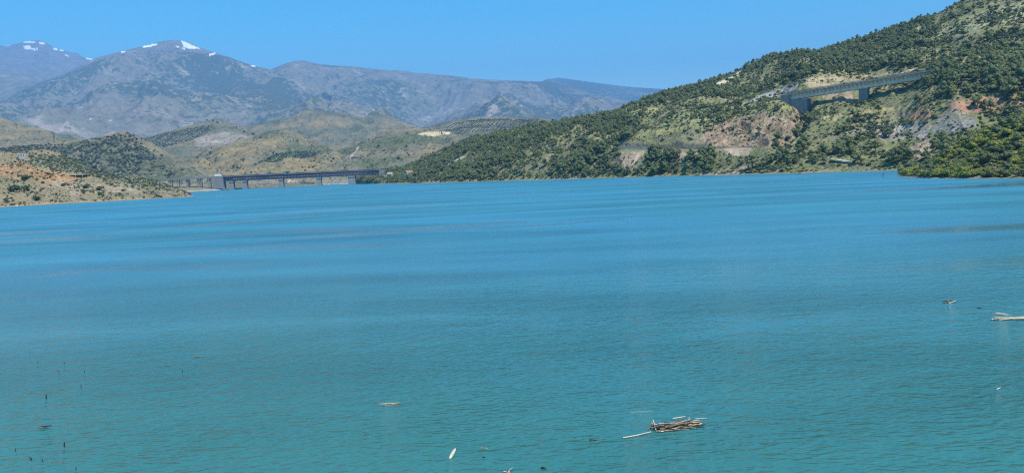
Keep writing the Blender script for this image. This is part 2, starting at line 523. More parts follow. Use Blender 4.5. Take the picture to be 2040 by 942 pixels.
# --- far mountains
def mrelief(amp, L, edge=None):
    def f(X, Y, Z, R, A):
        wx = X + 0.45 * L * fbm(X / L * 0.7, Y / L * 0.7, 2); wy = Y + 0.45 * L * fbm(X / L * 0.7 + 9, Y / L * 0.7 - 4, 2)
        r = ridged(wx / L, wy / (2.2 * L), 6, 0.46) - 0.5
        b = fbm(X / (2.5 * L) + 3, Y / (2.5 * L), 3)
        w = sstep(0, 260, Z) * amp
        r2 = ridged(wx / (0.33 * L) + 5, wy / (0.8 * L), 5, 0.5) - 0.5
        return w * (r * 1.5 + b * 0.6 + 0.42 * r2 + 0.06 * fbm(X / 90, Y / 90, 3))
    return f

def mcolour(snow=(), forest=0.5, base=(0.20, 0.175, 0.13)):
    def f(X, Y, Z, px, py, N):
        n = fbm(X / 900, Y / 900, 5); n2 = fbm(X / 300 + 5, Y / 300, 4)
        soil = lerpc(C(*base), C(0.17, 0.165, 0.10), sstep(-0.3, 0.4, n))
        soil = lerpc(soil, C(0.36, 0.29, 0.235), sstep(0.10, 0.5, n2) * 0.8)
        hi = sstep(1300, 2000, Z)
        soil = lerpc(soil, C(0.21, 0.19, 0.18), hi)
        veg = forest + 0.28 * n - 0.3 * hi + 0.22 * fbm(X / 2200 + 4, Y / 2200, 3)
        for poly, s in snow:
            m = patch(px, py, X, Y, poly, s, 0.006)
            soil = paint(soil, m, C(0.86, 0.87, 0.9)); veg = np.where(m > 0.5, -1, veg)
        return soil, veg
    return f

SN0 = [([(0, 88), (20, 88), (22, 91), (0, 91)], 1.5), ([(46, 83), (70, 83), (70, 86), (46, 86)], 1.2), ([(46, 92), (60, 91), (62, 96), (76, 98), (74, 101), (50, 98)], 1.5),
       ([(77, 84), (88, 85), (90, 89), (79, 89)], 1.2), ([(105, 95), (114, 97), (115, 101), (108, 100)], 1.2), ([(120, 98), (128, 100), (125, 103), (119, 102)], 1.0),
       ([(128, 109), (138, 111), (136, 114), (130, 112)], 1.0), ([(171, 113), (192, 115), (182, 120), (172, 118)], 1.2)]
SN1 = [([(360, 81), (372, 85), (398, 97), (382, 98), (366, 95)], 2.0), ([(284, 92), (300, 90), (304, 93), (286, 96)], 1.2), ([(302, 88), (313, 87), (312, 91), (302, 92)], 1.0),
       ([(351, 91), (358, 94), (356, 96), (350, 93)], 0.8), ([(362, 95), (370, 98), (368, 100), (362, 97)], 0.8), ([(416, 108), (430, 105), (428, 109), (416, 111)], 1.2),
       ([(241, 103), (250, 102), (248, 105), (242, 106)], 0.8), ([(500, 129), (510, 131), (508, 134), (500, 132)], 0.8)]

make_layer('mountain_snowy', [
    [(-160, 220, 9000), (0, 215, 9000), (150, 190, 9500), (300, 190, 10000)],
    [(-160, 130, 12000), (0, 135, 12000), (100, 145, 12000), (200, 150, 12200), (300, 170, 12400)],
    [(-160, 98, 14000), (0, 92, 14000), (30, 89, 14000), (50, 84, 14000), (70, 81, 14000), (85, 82, 14000), (105, 94, 14000), (120, 99, 14000), (140, 105, 14000), (152, 106, 14000), (165, 114, 14000), (185, 118, 14000), (230, 128, 14000), (300, 150, 14000)],
    behind(2500, 0.7)], -160, 300, 300, [40, 60, 14], mrelief(150, 1500), mcolour(SN0, 0.42), MAT['far'],
    'far hazy mountain with snow streaks at the left edge', 'mountain', 2, 0.93, True)
make_layer('mountain_distant', [
    [(1000, 230, 12000), (1500, 250, 12000)],
    [(1000, 190, 15500), (1050, 175, 15500), (1090, 158, 15500), (1115, 155, 15500), (1150, 160, 15500), (1200, 167, 15500), (1260, 174, 15500), (1320, 178, 15500), (1400, 185, 15500), (1500, 192, 15500)],
    behind(2500, 0.7)], 1000, 1500, 260, [50, 12], mrelief(110, 1400), mcolour((), 0.62), MAT['far'],
    'farthest pale blue mountain ridge above the wooded slope', 'mountain', 3, 0.93, True)
make_layer('mountain_range', [
    [(330, 300, 4800), (1600, 300, 4800)],
    [(330, 262, 6200), (500, 258, 6200), (700, 250, 6200), (800, 262, 6000), (860, 268, 6000), (950, 250, 6200), (1100, 245, 6300), (1250, 240, 6500), (1600, 260, 6500)],
    [(330, 215, 8500), (450, 205, 8500), (600, 192, 8500), (700, 200, 8500), (780, 222, 8200), (850, 238, 8000), (920, 205, 8600), (1000, 196, 8800), (1080, 200, 9000), (1180, 215, 9000), (1250, 222, 9000), (1600, 250, 9000)],
    [(330, 190, 11500), (450, 160, 11500), (540, 140, 11500), (570, 127, 11500), (590, 122, 11500), (612, 123, 11500), (640, 129, 11500), (700, 133, 11500), (760, 139, 11500), (800, 141, 11500), (830, 146, 11500), (900, 152, 11500), (950, 157, 11500), (1000, 160, 11500), (1050, 162, 11500), (1095, 164, 11500), (1130, 176, 11300), (1180, 188, 11000), (1250, 203, 10800), (1300, 212, 10600), (1600, 245, 10500)],
    behind(2200, 0.7)], 330, 1500, 640, [40, 70, 80, 14], mrelief(260, 1500), mcolour((), 0.52), MAT['far'],
    'long hazy blue mountain ridge sloping down to the right', 'mountain', 3, 0.93, True)
make_layer('mountain_main', [
    [(-160, 300, 4200), (1000, 300, 4200)],
    [(-160, 268, 5400), (0, 266, 5400), (150, 258, 5400), (300, 250, 5400), (450, 246, 5400), (600, 240, 5600), (700, 248, 5600), (800, 268, 5600), (900, 290, 5400)],
    [(-160, 235, 7500), (0, 225, 7500), (100, 200, 7600), (200, 182, 7800), (300, 178, 8000), (350, 182, 8000), (430, 185, 8000), (520, 192, 8000), (600, 205, 7800), (700, 222, 7500), (800, 252, 7000), (900, 285, 6500)],
    [(-160, 222, 9500), (0, 195, 9800), (60, 172, 10000), (120, 150, 10200), (190, 116, 10500), (240, 103, 10500), (290, 91, 10500), (330, 82, 10500), (350, 80, 10500), (372, 83, 10500), (400, 96, 10500), (450, 112, 10500), (500, 130, 10500), (545, 143, 10400), (600, 158, 10200), (700, 190, 9500), (800, 235, 8500), (900, 280, 7500)],
    behind(1800, 0.72)], -160, 900, 640, [50, 80, 90, 14], mrelief(240, 1350), mcolour(SN1, 0.52), MAT['far'],
    'broad grey blue mountain with a snow patch below its summit', 'mountain', 2, 0.93, True)

# --- foothills
def hrelief(amp, L):
    def f(X, Y, Z, R, A):
        u = A * R.mean(); wu = u + 0.4 * L * fbm(u / L, R / L, 3)
        g = ridged(wu / L, R / (2.6 * L), 4, 0.5) - 0.5
        w = sstep(2, 22, Z)
        g2 = ridged(wu / (0.36 * L) + 7, R / (1.1 * L), 3, 0.5) - 0.5
        return w * amp * (2.4 * g + 1.1 * g2 + 0.25 * fbm(X / 30, Y / 30, 3))
    return f

def hcolour(tan=0.5, green=0.3, patches=(), veg0=0.36, red=0.0):
    def f(X, Y, Z, px, py, N):
        n = fbm(X / 180 + 2, Y / 180, 4); n2 = fbm(X / 60, Y / 60 + 8, 4)
        soil = lerpc(GREYG * 0.95, TAN * C(0.95, 0.95, 1.02), sstep(-0.3, 0.45, n + 0.7 * n2 + (tan - 0.6)))
        soil = lerpc(soil, GREYG, sstep(0.0, 0.5, n2) * 0.7)
        soil = lerpc(soil, GREEN * 1.25, sstep(0.05, 0.4, -n - 0.3 + green) * 0.8)
        veg = veg0 + 0.09 + 0.16 * n2 - 0.16 * n
        soil = soil * C(0.76, 0.72, 0.58)
        for poly, col, v in patches:
            m = patch(px, py, X, Y, poly, 5, 0.012, 0.0 if v < 0 else 0.7)
            soil = paint(soil, m, col); veg = np.where(m > 0.5, v, veg)
        return soil, veg
    return f

OLV = C(0.19, 0.175, 0.10)
make_layer('hill_ochre', [
    [(-160, 300, 2000), (300, 300, 2000)],
    [(-160, 275, 2300), (0, 275, 2300), (90, 280, 2300), (300, 292, 2300)],
    [(-160, 215, 2700), (-60, 222, 2700), (0, 236, 2700), (50, 250, 2700), (90, 263, 2700), (130, 274, 2700), (200, 287, 2700), (300, 300, 2700)],
    behind(400, 0.5)], -160, 300, 220, [20, 40, 8], hrelief(9, 130), hcolour(0.75, 0.1), MAT['mid'], 'bare ochre hill at the left edge under the mountains')
make_layer('hill_terraced', [
    [(180, 305, 2300), (680, 305, 2300)],
    [(180, 296, 2600), (300, 285, 2600), (420, 272, 2600), (560, 285, 2600), (680, 298, 2600)],
    [(180, 292, 3000), (250, 284, 3000), (300, 272, 3000), (350, 262, 3000), (400, 246, 3000), (432, 238, 3000), (470, 250, 3000), (500, 262, 3000), (560, 276, 3000), (620, 287, 3000), (680, 300, 3000)],
    behind(400, 0.5)], 180, 680, 240, [20, 40, 8], hrelief(9, 140),
    hcolour(0.45, 0.25, [([(380, 275), (450, 262), (520, 275), (440, 290), (385, 292)], C(0.27, 0.23, 0.175), 0.36), ([(405, 279), (445, 281), (440, 284), (405, 282)], C(0.40, 0.32, 0.26), -1), ([(240, 285), (330, 264), (425, 246), (420, 262), (380, 280), (300, 300)], OLV, 0.5)]),
    MAT['mid'], 'hill with pale bare terraces right of the wooded knoll')
make_layer('hill_ridge_back', [
    [(440, 290, 3000), (960, 290, 3000)],
    [(440, 272, 3400), (600, 256, 3400), (760, 258, 3400), (960, 285, 3400)],
    [(440, 268, 3900), (500, 255, 3900), (560, 238, 3900), (600, 225, 3900), (640, 221, 3900), (680, 226, 3900), (705, 233, 3900), (730, 239, 3900), (752, 229, 3950), (775, 234, 3950), (800, 246, 3950), (830, 258, 3950), (870, 270, 3900), (960, 285, 3900)],
    behind(500, 0.5)], 440, 960, 260, [20, 44, 8], hrelief(12, 170), hcolour(0.55, 0.25), MAT['mid'], 'rounded khaki ridge at the foot of the far mountains')
make_layer('hill_olive_grove', [
    [(800, 300, 2200), (1250, 300, 2200)],
    [(800, 270, 2500), (900, 258, 2500), (1000, 254, 2500), (1100, 256, 2500), (1250, 265, 2500)],
    [(800, 268, 2900), (860, 254, 2900), (900, 243, 2900), (950, 236, 2900), (1000, 236, 2900), (1050, 235, 2900), (1100, 240, 2900), (1150, 252, 2900), (1250, 262, 2900)],
    behind(400, 0.5)], 800, 1250, 230, [20, 40, 8], hrelief(6, 150), hcolour(0.5, 0.3, [([(880, 262), (905, 246), (990, 240), (985, 258), (900, 268)], OLV * 1.1, 0.0)]),
    MAT['mid'], 'hill planted with rows of olive trees before the far mountains')
make_layer('hill_bare_top', [
    [(600, 350, 1500), (1000, 350, 1500)],
    [(600, 335, 1700), (680, 322, 1700), (760, 312, 1700), (840, 306, 1700), (920, 310, 1700), (1000, 320, 1700)],
    [(600, 330, 2100), (640, 318, 2100), (700, 296, 2100), (740, 277, 2100), (780, 264, 2150), (820, 258, 2150), (850, 257, 2150), (880, 261, 2150), (910, 270, 2150), (940, 284, 2150), (1000, 300, 2150)],
    behind(400, 0.5)], 600, 1000, 260, [26, 50, 8], hrelief(9, 120), hcolour(0.5, 0.32, [([(828, 268), (850, 263), (900, 262), (896, 267), (860, 272)], C(0.52, 0.42, 0.24), -1), ([(694, 316), (714, 293), (716, 294), (698, 316)], C(0.40, 0.35, 0.29), -1)]),
    MAT['mid'], 'grey green hill with a bare sandy top behind the bridge end')
make_layer('hill_yellow', [
    [(320, 358, 1520), (840, 356, 1520)],
    [(320, 345, 1750), (420, 330, 1750), (500, 310, 1750), (580, 305, 1750), (660, 315, 1750), (740, 335, 1750), (840, 350, 1700)],
    [(320, 345, 2250), (360, 333, 2250), (400, 312, 2250), (440, 295, 2250), (480, 281, 2250), (520, 270, 2250), (556, 262, 2250), (590, 270, 2250), (640, 289, 2250), (680, 300, 2250), (720, 320, 2200), (760, 337, 2150), (800, 348, 2100), (840, 352, 2000)],
    behind(400, 0.5)], 320, 840, 320, [36, 60, 8], hrelief(10, 110), hcolour(0.72, 0.25, [([(470, 345), (520, 318), (570, 300), (640, 300), (625, 312), (560, 322), (500, 350)], C(0.11, 0.14, 0.07), 0.5)]),
    MAT['mid'], 'yellowish dry hill dotted with dark trees behind the truss bridge')
make_layer('hill_tan_spur', [
    [(400, 360, 1440), (740, 354, 1440)],
    [(400, 352, 1500), (470, 346, 1500), (530, 338, 1500), (600, 336, 1500), (650, 342, 1500), (740, 350, 1480)],
    [(400, 352, 1680), (430, 348, 1680), (470, 340, 1680), (520, 326, 1680), (580, 316, 1680), (615, 320, 1680), (650, 331, 1680), (680, 341, 1680), (700, 348, 1660), (740, 354, 1600)],
    behind(250, 0.4)], 400, 740, 260, [30, 40, 8], hrelief(5, 60), hcolour(0.8, 0.1), MAT['mid'], 'low tan spur just behind the truss bridge')
make_layer('hill_wooded', [
    [(-200, 372, 1340), (480, 362, 1340)],
    [(-200, 335, 1480), (0, 335, 1480), (120, 325, 1480), (240, 318, 1480), (300, 326, 1480), (360, 342, 1470), (430, 356, 1440), (480, 362, 1400)],
    [(-200, 305, 1760), (0, 300, 1760), (60, 290, 1760), (100, 287, 1760), (150, 283, 1760), (200, 275, 1760), (245, 267, 1760), (275, 275, 1760), (300, 288, 1750), (340, 311, 1720), (400, 338, 1680), (440, 352, 1620), (480, 360, 1560)],
    behind(300, 0.45)], -200, 480, 380, [50, 60, 8], hrelief(8, 90),
    hcolour(0.55, 0.15, [([(-200, 292), (100, 290), (190, 276), (250, 268), (300, 300), (330, 330), (360, 352), (200, 352), (-200, 345)], C(0.15, 0.135, 0.08), 0.55)]), MAT['mid'],
    'dark wooded knoll with a dry right flank behind the left headland')

# --- banks and headlands
def nrelief(amp, L, w1=14.0):
    def f(X, Y, Z, R, A):
        u = A * R.mean(); wu = u + 0.5 * L * fbm(u / L + 3, R / L, 3)
        g = ridged(wu / L, R / (2.4 * L), 4, 0.55) - 0.5
        w = sstep(0.3, w1, Z)
        w2 = sstep(-0.5, 2.0, Z)
        return w * amp * 1.4 * g + w2 * (0.9 * fbm(X / 14, Y / 14, 3) + 0.5 * fbm(X / 3.5, Y / 3.5, 3))
    return f

def ncolour(base, alt, shore, patches=(), veg0=0.35, rockslope=True, n0=0.0, shore_k=0.2, strata_shade=None):
    def f(X, Y, Z, px, py, N):
        n = fbm(X / 70 + 1, Y / 70, 4); n2 = fbm(X / 18, Y / 18 + 4, 4)
        soil = lerpc(base, alt, sstep(-0.2, 0.3, n + n0))
        soil = lerpc(soil, BROWN, sstep(0.05, 0.45, n2) * 0.6)
        if rockslope: soil = lerpc(soil, BROWN * 1.15, sstep(0.80, 0.62, N[..., 2]) * 0.8)
        veg = veg0 + 0.2 * fbm(X / 40 + 8, Y / 40, 3)
        for poly, col, v, wob in patches:
            m = patch(px, py, X, Y, poly, wob * 1.5, 0.05, 0.0 if v < 0 else 0.6)
            c = lerpc(col * 0.85, col * 1.15, sstep(-0.3, 0.3, n2))
            soil = paint(soil, m, c); veg = np.where(m > 0.5, v, veg)
        if strata_shade is not None:
            m = patch(px, py, X, Y, strata_shade, 8, 0.05)
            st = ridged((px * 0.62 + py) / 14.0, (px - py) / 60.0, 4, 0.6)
            soil = np.where(m[..., None] > 0.5, soil * (0.45 + 1.15 * st[..., None]), soil)  # rock bands, with crevice shade painted in where the relief dips
        sh = sstep(2.2, 0.6, Z + 1.0 * n2) * sstep(-0.25, 0.25, fbm(X / 25 + 3, Y / 25, 3) + shore_k)
        soil = paint(soil, sh, shore); veg = veg - 0.3 * sh
        return soil, veg
    return f

make_layer('far_bank', [
    lambda az, RR, ZZ: (np.full_like(az, 1080.0), np.full_like(az, -8.0)),
    [(200, 388.5, None), (335, 384.2, None), (400, 381, None), (450, 378, None), (470, 376.4, None), (490, 375.2, None), (560, 371.8, None), (630, 369.0, None), (700, 366.2, None), (780, 365, None), (860, 362, None)],
    [(200, 376, 1290), (335, 374, 1260), (400, 370, 1280), (450, 366, 1330), (480, 367, 1370), (560, 364, 1380), (640, 361, 1380), (700, 359, 1370), (780, 356, 1350), (860, 352, 1340)],
    [(200, 362, 1460), (400, 358, 1440), (450, 358, 1460), (560, 355, 1490), (640, 353, 1490), (780, 350, 1480), (860, 348, 1480)],
    behind(250, 1.0)], 200, 860, 340, [6, 26, 30, 10], nrelief(2, 30, 10),
    ncolour(KHAKI, GREYG, CREAM * 0.9, [([(440, 382), (485, 372), (482, 368), (440, 374)], SCREE, 0.1, 3), ([(575, 356), (605, 366), (606, 372), (572, 371)], C(0.5, 0.36, 0.25), 0, 3)], 0.42), MAT['near'],
    'scrubby far bank running behind the truss bridge piers', 'bank')

make_layer('headland_left', [
    lambda az, RR, ZZ: (np.full_like(az, 440.0), np.full_like(az, -8.0)),
    [(-200, 432, None), (-60, 418, None), (0, 413, None), (100, 407, None), (200, 402, None), (300, 396, None), (360, 392.6, None), (388, 391.0, None), (400, 389.9, None)],
    [(-200, 392, 560), (0, 386, 620), (100, 384, 645), (200, 386, 660), (300, 386, 690), (350, 388, 705), (380, 390, 715), (400, 391.5, 735)],
    [(-200, 350, 660), (0, 345, 720), (60, 340, 730), (100, 338, 735), (150, 345, 740), (200, 353, 745), (250, 363, 750), (300, 370, 755), (350, 381, 755), (380, 388.5, 752), (400, 392.0, 750)],
    [(-200, 298, 800), (0, 304, 850), (50, 301, 860), (100, 303, 860), (130, 313, 860), (160, 327, 855), (200, 345, 850), (240, 354, 840), (300, 362, 830), (330, 368, 820), (360, 380, 800), (380, 388, 790), (400, 393, 775)],
    behind(90, 0.75), behind(160, 0.0, -8)], -200, 402, 420, [6, 50, 60, 60, 12, 8], nrelief(4.0, 40, 12),
    ncolour(TAN * 0.74, KHAKI * 0.95, C(0.36, 0.255, 0.14),
            [([(0, 326), (60, 322), (80, 335), (160, 350), (150, 366), (60, 362), (0, 352)], C(0.37, 0.215, 0.10), 0.3, 8),
             ([(100, 360), (260, 368), (300, 385), (150, 388)], C(0.33, 0.255, 0.165), 0.38, 8),
             ([(230, 356), (330, 362), (345, 380), (250, 372)], C(0.23, 0.225, 0.14), 0.5, 6),
             ([(60, 310), (140, 315), (210, 345), (160, 345), (60, 330)], C(0.21, 0.22, 0.13), 0.45, 6),
             ([(233, 350), (254, 351), (252, 356), (236, 356)], CREAM, -1, 1)], 0.40), MAT['near'],
    'dry tan and orange headland on the left shore', 'headland', 4)

# --- the big right hillside
def bench1(az, RR, ZZ): return RR[-1] + 9.0, ZZ[-1] + 0.0
XAZ = lambda az: 1020 + F * np.tan(az)
def bench2(az, RR, ZZ):
    x = XAZ(az)
    w = 0.7 * sstep(1240, 1262, x) * (1 - 0.6 * sstep(1400, 1500, x)) * sstep(1540, 1500, x)
    return RR[-1] + 3.0, ZZ[-1] + 1.0 + 7.0 * w

def grelief(X, Y, Z, R, A):
    base = nrelief(6.0, 70, 24)(X, Y, Z, R, A)
    P = np.stack([X, Y, Z], -1).reshape(-1, 3)
    px, py = proj(P); px = px.reshape(X.shape); py = py.reshape(X.shape)
    # calm the ground around the lower road
    x = px
    road = np.exp(-((py - 297) / 12.0) ** 2) * sstep(1200, 1240, x) * sstep(1540, 1500, x)
    base = base * (1 - 0.9 * road)
    # ravine below the viaduct abutment and the torn rock face left of it
    def seg_d(ax, ay, bx, by):
        t = np.clip(((px - ax) * (bx - ax) + (py - ay) * (by - ay)) / ((bx - ax) ** 2 + (by - ay) ** 2), 0, 1)
        return np.hypot(px - ax - t * (bx - ax), py - ay - t * (by - ay))
    d = seg_d(1606, 210, 1592, 240); rav = np.exp(-(d / 12) ** 2) * 12
    d = seg_d(1592, 240, 1545, 290); rav = np.maximum(rav, np.exp(-(d / 10) ** 2) * 9)
    scar = patch(px, py, X, Y, [(1400, 262), (1440, 236), (1500, 226), (1560, 228), (1590, 245), (1555, 285), (1520, 292), (1440, 290), (1405, 284)], 10, 0.03)
    dg = (px * 0.62 + py * 1.0)
    str_ = ridged(dg / 14.0, (px - py) / 60.0, 4, 0.6)
    return base - rav + scar * (5.0 * (str_ - 0.55) - 1.5)

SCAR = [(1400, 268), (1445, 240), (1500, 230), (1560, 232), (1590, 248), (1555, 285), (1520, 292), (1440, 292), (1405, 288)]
GP = [(SCAR, C(0.28, 0.195, 0.125), 0.30, 8),
      ([(1330, 235), (1390, 206), (1480, 206), (1590, 200), (1595, 212), (1500, 218), (1440, 232), (1380, 250)], C(0.29, 0.285, 0.12), 0.42, 8),
      ([(1610, 175), (1600, 165), (1622, 150), (1660, 156), (1740, 150), (1830, 136), (1840, 150), (1720, 165), (1650, 185)], C(0.40, 0.31, 0.18), 0.25, 6),
      ([(1630, 190), (1700, 180), (1700, 200), (1660, 205)], C(0.40, 0.30, 0.2), 0.25, 6),
      ([(1470, 210), (1530, 195), (1575, 186), (1598, 166), (1585, 166), (1520, 188)], SCREE * 0.75, 0.0, 2),
      ([(1422, 170), (1445, 158), (1475, 142), (1478, 146), (1450, 164), (1428, 172)], CREAM, -1, 2),
      ([(1800, 226), (1850, 216), (1862, 226), (1840, 242), (1800, 236)], RED * 1.1, 0.1, 5),
      ([(1890, 205), (1950, 196), (2060, 190), (2060, 216), (1960, 222), (1900, 226)], RED, 0.3, 7),
      ([(1855, 262), (1870, 235), (1900, 220), (1945, 232), (1945, 250), (1900, 264)], C(0.26, 0.24, 0.205), 0.36, 8),
      ([(1690, 262), (1780, 240), (1860, 245), (1850, 275), (1760, 280)], C(0.36, 0.31, 0.25), 0.35, 8),
      ([(1800, 300), (1850, 278), (1880, 290), (1830, 320)], C(0.40, 0.29, 0.2), 0.25, 6),
      ([(1235, 302), (1290, 302), (1262, 330), (1240, 335)], C(0.40, 0.29, 0.2), 0.15, 6),
      ([(1330, 300), (1400, 302), (1390, 315), (1330, 312)], C(0.40, 0.3, 0.2), 0.2, 5),
      ([(1440, 292), (1500, 296), (1490, 312), (1450, 308)], C(0.40, 0.31, 0.21), 0.2, 5),
      ([(1390, 345), (1500, 330), (1500, 347), (1390, 350)], C(0.36, 0.28, 0.2), 0.3, 6),
      ([(1260, 222), (1310, 214), (1305, 228), (1262, 234)], YELLOW, 0.2, 5),
      ([(1300, 262), (1370, 250), (1372, 262), (1310, 272)], YELLOW, 0.25, 6),
      ([(1640, 232), (1720, 222), (1790, 212), (1800, 218), (1700, 232), (1640, 244)], YELLOW, 0.3, 5),
      ([(1860, 70), (1900, 45), (2000, 10), (2060, 0), (2060, 30), (1950, 60), (1880, 85)], C(0.30, 0.29, 0.16), 0.42, 10),
      ([(1925, 90), (1985, 85), (1990, 115), (1930, 120)], C(0.34, 0.27, 0.2), 0.3, 8),
      ([(935, 285), (985, 268), (990, 274), (945, 292)], KHAKI, 0.5, 4),
      ([(1068, 262), (1085, 262), (1082, 282), (1070, 280)], C(0.36, 0.28, 0.17), 0.1, 3),
      ([(840, 335), (900, 312), (930, 312), (870, 334)], C(0.40, 0.36, 0.25), 0.2, 3)]

make_layer('hillside_right', [
    lambda az, RR, ZZ: (np.full_like(az, 380.0), np.full_like(az, -8.0)),
    [(700, 366.5, None), (740, 366.4, None), (800, 366, None), (860, 364.5, None), (930, 362.8, None), (1000, 360.5, None), (1150, 356.5, None), (1300, 352, None), (1420, 349, None), (1560, 346, None), (1700, 342, None), (1780, 340, None), (1900, 337, None), (2250, 328, None)],
    [(700, 366, 1190), (740, 358, 1180), (800, 352, 1080), (860, 338, 1010), (930, 325, 940), (1000, 318, 890), (1150, 305, 800), (1235, 297, 745), (1300, 299, 720), (1400, 297, 672), (1500, 294, 640), (1560, 302, 600), (1700, 308, 548), (1780, 308, 518), (1900, 306, 480), (2250, 280, 440)],
    bench1, bench2,
    [(700, 362, 1270), (740, 352, 1260), (800, 345, 1160), (860, 325, 1080), (930, 302, 1010), (1000, 290, 960), (1100, 275, 900), (1200, 262, 860), (1300, 235, 825), (1390, 207, 775), (1480, 206, 740), (1560, 205, 710), (1600, 211, 698), (1660, 214, 672), (1720, 211, 652), (1800, 192, 635), (1850, 152, 628), (1885, 138, 622), (1950, 126, 612), (2250, 80, 580)],
    [(700, 360, 1330), (740, 347, 1330), (800, 338, 1230), (860, 318, 1150), (930, 290, 1080), (1000, 275, 1030), (1100, 257, 980), (1200, 240, 940), (1300, 212, 905), (1390, 192, 840), (1480, 196, 800), (1560, 187, 770), (1590, 168, 765), (1625, 154, 765), (1660, 158, 755), (1720, 152, 740), (1800, 135, 715), (1850, 126, 700), (1950, 100, 680), (2250, 30, 650)],
    [(700, 358, 1400), (740, 346, 1400), (800, 334, 1300), (860, 311, 1230), (900, 294, 1200), (950, 279, 1170), (1000, 267, 1150), (1060, 254, 1130), (1150, 247, 1120), (1220, 229, 1110), (1320, 192, 1100), (1380, 180, 1080), (1440, 159, 1060), (1500, 133, 1040), (1540, 118, 1030), (1580, 117, 1020), (1640, 110, 1010), (1700, 92, 1000), (1760, 74, 990), (1820, 54, 980), (1880, 29, 970), (1920, 9, 960), (1960, -11, 950), (2250, -150, 920)],
    behind(220, 0.7), behind(300, 0.2, -8)], 700, 2250, 980, [6, 60, 5, 6, 80, 50, 100, 10, 6], grelief,
    ncolour(C(0.205, 0.205, 0.088), C(0.32, 0.28, 0.14), C(0.27, 0.22, 0.15), GP, 0.46, n0=-0.12, shore_k=-0.12, strata_shade=SCAR), MAT['near'],
    'large green scrubby hillside with pine woods on the right shore', 'hillside', 4, 0.6)

make_layer('headland_right', [
    lambda az, RR, ZZ: (np.full_like(az, 240.0), np.full_like(az, -8.0)),
    [(1750, 348.6, None), (1782, 350.5, None), (1800, 353, None), (1850, 355.5, None), (1900, 356.2, None), (1960, 356.2, None), (2040, 355.5, None), (2250, 354, None)],
    [(1750, 351, 392), (1782, 350.5, 380), (1800, 348, 366), (1850, 341, 335), (1900, 336, 318), (1960, 330, 308), (2040, 322, 296), (2250, 300, 275)],
    [(1750, 351.5, 396), (1782, 351, 388), (1800, 346, 378), (1840, 336, 360), (1870, 318, 352), (1900, 300, 350), (1930, 284, 350), (1960, 270, 350), (2000, 252, 350), (2040, 233, 352), (2250, 140, 350)],
    behind(40, 0.6), behind(50, 0, -8)], 1750, 2250, 340, [6, 50, 60, 10, 6], nrelief(1.8, 26, 8),
    ncolour(KHAKI * 0.9, YELLOW * 0.8, C(0.22, 0.19, 0.12), [([(1850, 330), (1900, 290), (1935, 280), (1925, 292), (1880, 325)], C(0.42, 0.32, 0.05), 0.2, 5)], 0.6), MAT['near'],
    'near green headland thick with shrubs at the right edge', 'headland', 3, 0.3)
# ------------------------------------------------------------------ ground lookups
def ground_z(layer, x, y):
    L = LAYERS[layer]
    a = math.atan2(x, y); R = math.hypot(x, y)
    c = np.clip(np.interp(a, L.az, np.arange(len(L.az))), 0, len(L.az) - 1.001)
    i = int(c); t = c - i
    z = []
    for k in (i, i + 1):
        rr = np.hypot(L.P[:, k, 0], L.P[:, k, 1])
        z.append(np.interp(R, rr, L.P[:, k, 2]))
    return z[0] * (1 - t) + z[1] * t

def pick(layer, px, py):
    """the ground point of a layer that shows at photo pixel px, py"""
    L = LAYERS[layer]
    d = (L.px - px) ** 2 + (L.py - py) ** 2 + 1e-5 * np.hypot(L.P[..., 0], L.P[..., 1])
    k = np.unravel_index(np.argmin(d), d.shape)
    return L.P[k].copy()

def scatter(layer, n, dens, segs):
    """n points spread over a layer by area times dens(px, py, X, Y, Z, N)"""
    L = LAYERS[layer]; P = L.P
    e1 = P[:-1, 1:] - P[:-1, :-1]; e2 = P[1:, :-1] - P[:-1, :-1]
    A = np.linalg.norm(np.cross(e1, e2), axis=-1)
    c = (P[:-1, :-1] + P[1:, 1:]) / 2
    D = dens(L.px[:-1, :-1], L.py[:-1, :-1], c[..., 0], c[..., 1], c[..., 2], L.N[:-1, :-1])
    ok = np.isin(L.seg[:-1], segs)[:, None] & (c[..., 2] > 0.35)
    # only what the photograph could see or a step beside it
    ok = ok & (L.px[:-1, :-1] > -150) & (L.px[:-1, :-1] < 2190) & (L.py[:-1, :-1] > -60)
    Wt = (A * D * ok).ravel()
    Wt = np.maximum(Wt, 0); tot = Wt.sum()
    k = RNG.choice(len(Wt), n, p=Wt / tot)
    i, j = np.unravel_index(k, A.shape)
    u = RNG.random(n)[:, None]; v = RNG.random(n)[:, None]
    Q = P[i, j] * (1 - u) * (1 - v) + P[i, j + 1] * u * (1 - v) + P[i + 1, j] * (1 - u) * v + P[i + 1, j + 1] * u * v
    return Q

# ------------------------------------------------------------------ plants
def blob(n, rad, off, rng, squash=0.8):
    """an uneven closed core under the leaves"""
    bm = bmesh.new(); bmesh.ops.create_icosphere(bm, subdivisions=1, radius=1.0)
    for v in bm.verts:
        k = 0.8 + 0.35 * rng.random()
        v.co = Vector((v.co.x * rad * k, v.co.y * rad * k, v.co.z * rad * squash * k)) + Vector(off)
    V = [tuple(v.co) for v in bm.verts]; Fc = [tuple(q.index for q in f.verts) for f in bm.faces]
    bm.free()
    return V, Fc

